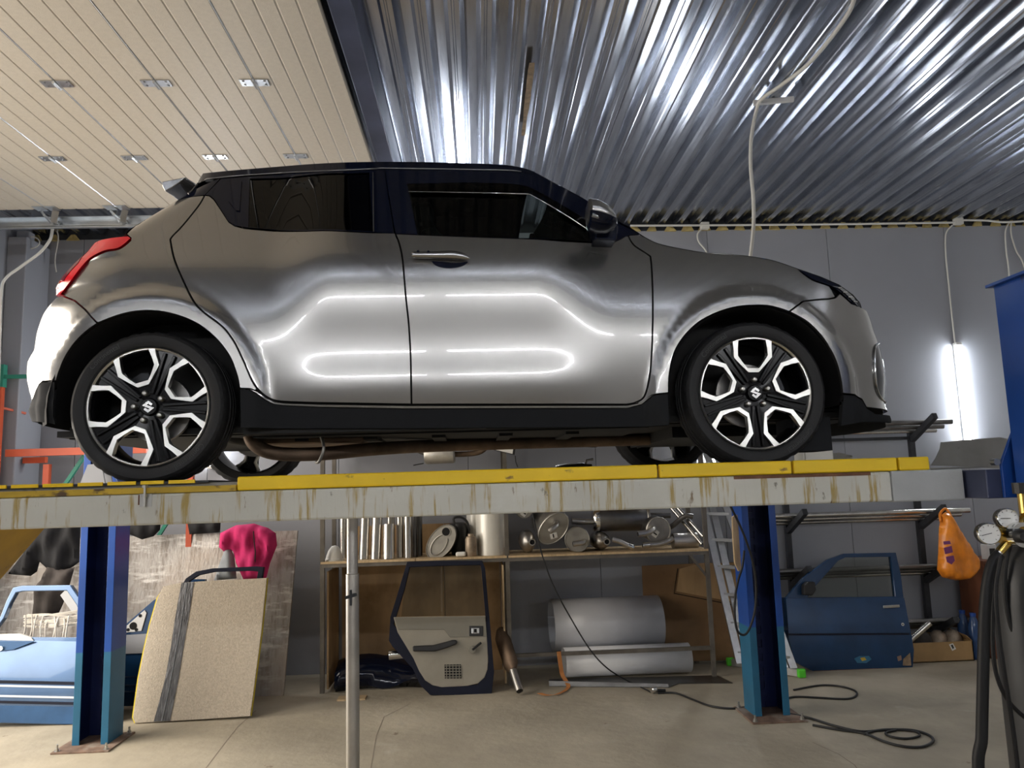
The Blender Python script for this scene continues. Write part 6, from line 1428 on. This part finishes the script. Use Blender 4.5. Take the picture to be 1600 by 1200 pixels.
# ceiling strut with a hanging feed cable
c0, c1 = at_z(1177, 161, 4.308), at_z(1240, 155, 4.308)
tag(MB().bar(c0, c1, 0.03, 0.03).build('ceiling_strut', 'panel_light'), 'short pale strut fixed across the ceiling ribs above the bonnet', 'strut')
sY = c0.y
cable('hanging_cable', [at_z(1338, -30, 4.31), at_z(1326, 20, 4.308), at_z(1268, 95, 4.305), at_z(1222, 132, 4.305), at_z(1190, 155, 4.285), at(1182, 172, sY+0.01), at(1174, 215, sY), at(1173, 260, sY), at(1177, 310, sY), at(1177, 360, sY+0.1), at(1170, 420, sY+0.5)], 0.013, 'cable_white', 'thick white cable hanging from the ceiling strut behind the bonnet', 'cable')
cable('hanging_cable', [at_z(84, 353, 3.99), at(82, 358, 6.45), at(78, 375, 6.45), at(62, 395, 6.45), at(35, 415, 6.45), at(8, 436, 6.45), at(2, 460, 6.45), at(0, 520, 6.45), at(-4, 640, 6.45)], 0.012, 'cable_white', 'thick white cable sagging from the gate track at the left', 'cable')
cable('hanging_cable', hz([(87, 356), (91, 372), (86, 405), (88, 425)], 7.5), 0.006, 'cable_white', 'thin white cable running down beside the tail lamp', 'cable')
c = at(40, 373, 7.3); t = thing('junction_box', c-Vector((0, 0, 0.06)), 'grey junction box on the jamb column above the tail lamp', 'junction box', 'junction boxes'); MB().box(c, (0.12, 0.10, 0.12)).build('box', 'panel_grey', t, bevel=0.008)
MB().tube([c+Vector((0.06+0.09*math.sin(q), -0.03, -0.05+0.06*math.cos(q))) for q in np.linspace(0, 6.28, 20)], 0.006, 6).build('cable_coil', 'cable_white', t)
# black cables: loop on the right post, drop from the shelf, loops on the floor
cable('cable_loop', hz([(1141, 790), (1160, 830), (1174, 870), (1181, 910), (1180, 950), (1172, 980), (1163, 992), (1152, 985), (1148, 960), (1149, 930), (1154, 905), (1160, 885), (1163, 860)], 5.60), 0.0085, 'cable_black', 'black cable loop hanging against the right post', 'cable')
fl_ = lambda lst: [at_z(a, b, 0.008) for a, b in lst]
cable('lead_lamp_cable', [at(832, 800, 6.80), at(838, 830, 6.80), at(848, 870, 6.80), at(866, 918, 6.78), at(893, 968, 6.75), at(922, 1015, 6.72), at(950, 1045, 6.70)]+fl_([(985, 1066), (1008, 1077), (1018, 1082)]), 0.006, 'cable_black', 'thin black cable running from the shelf down to the floor', 'cable')
t = thing('plug', at_z(1021, 1083), 'small chrome inspection lamp end on the floor', 'lamp'); p = at_z(1021, 1083)
MB().lathe([(0.012, 0), (0.024, 0.012), (0.026, 0.05), (0.02, 0.055)], p+Vector((0.03, 0, 0.027)), (-1, -0.4, 0), 16).build('reflector', 'chrome', t, smooth=40); MB().cyl(p+Vector((0.02, 0, 0.02)), p+Vector((0.10, 0.01, 0.014)), 0.012, 12).build('grip', 'black_plastic', t)
cable('floor_cable', fl_([(1028, 1083), (1055, 1083), (1080, 1092), (1110, 1103), (1145, 1107), (1180, 1103), (1215, 1096), (1240, 1089), (1275, 1090), (1310, 1092), (1330, 1091), (1339, 1085), (1333, 1078), (1310, 1072), (1280, 1071), (1240, 1078)]), 0.008, 'cable_black', 'black cable looping on the floor behind the right post', 'cable', 'cables on the floor')
cable('floor_cable', fl_([(1235, 1116), (1265, 1122), (1300, 1133), (1345, 1143), (1385, 1140), (1425, 1141), (1450, 1148), (1458, 1158), (1440, 1167), (1410, 1166), (1380, 1158), (1350, 1146), (1310, 1140), (1270, 1133)]), 0.009, 'cable_black', 'black cable looping on the floor right of the right post', 'cable', 'cables on the floor')
cable('floor_cable', fl_([(1350, 1147), (1368, 1142), (1400, 1140), (1430, 1143), (1436, 1150), (1415, 1154), (1392, 1151), (1384, 1145), (1400, 1141)]), 0.008, 'cable_black', 'small inner coil of black cable on the floor right of the right post', 'cable', 'cables on the floor')
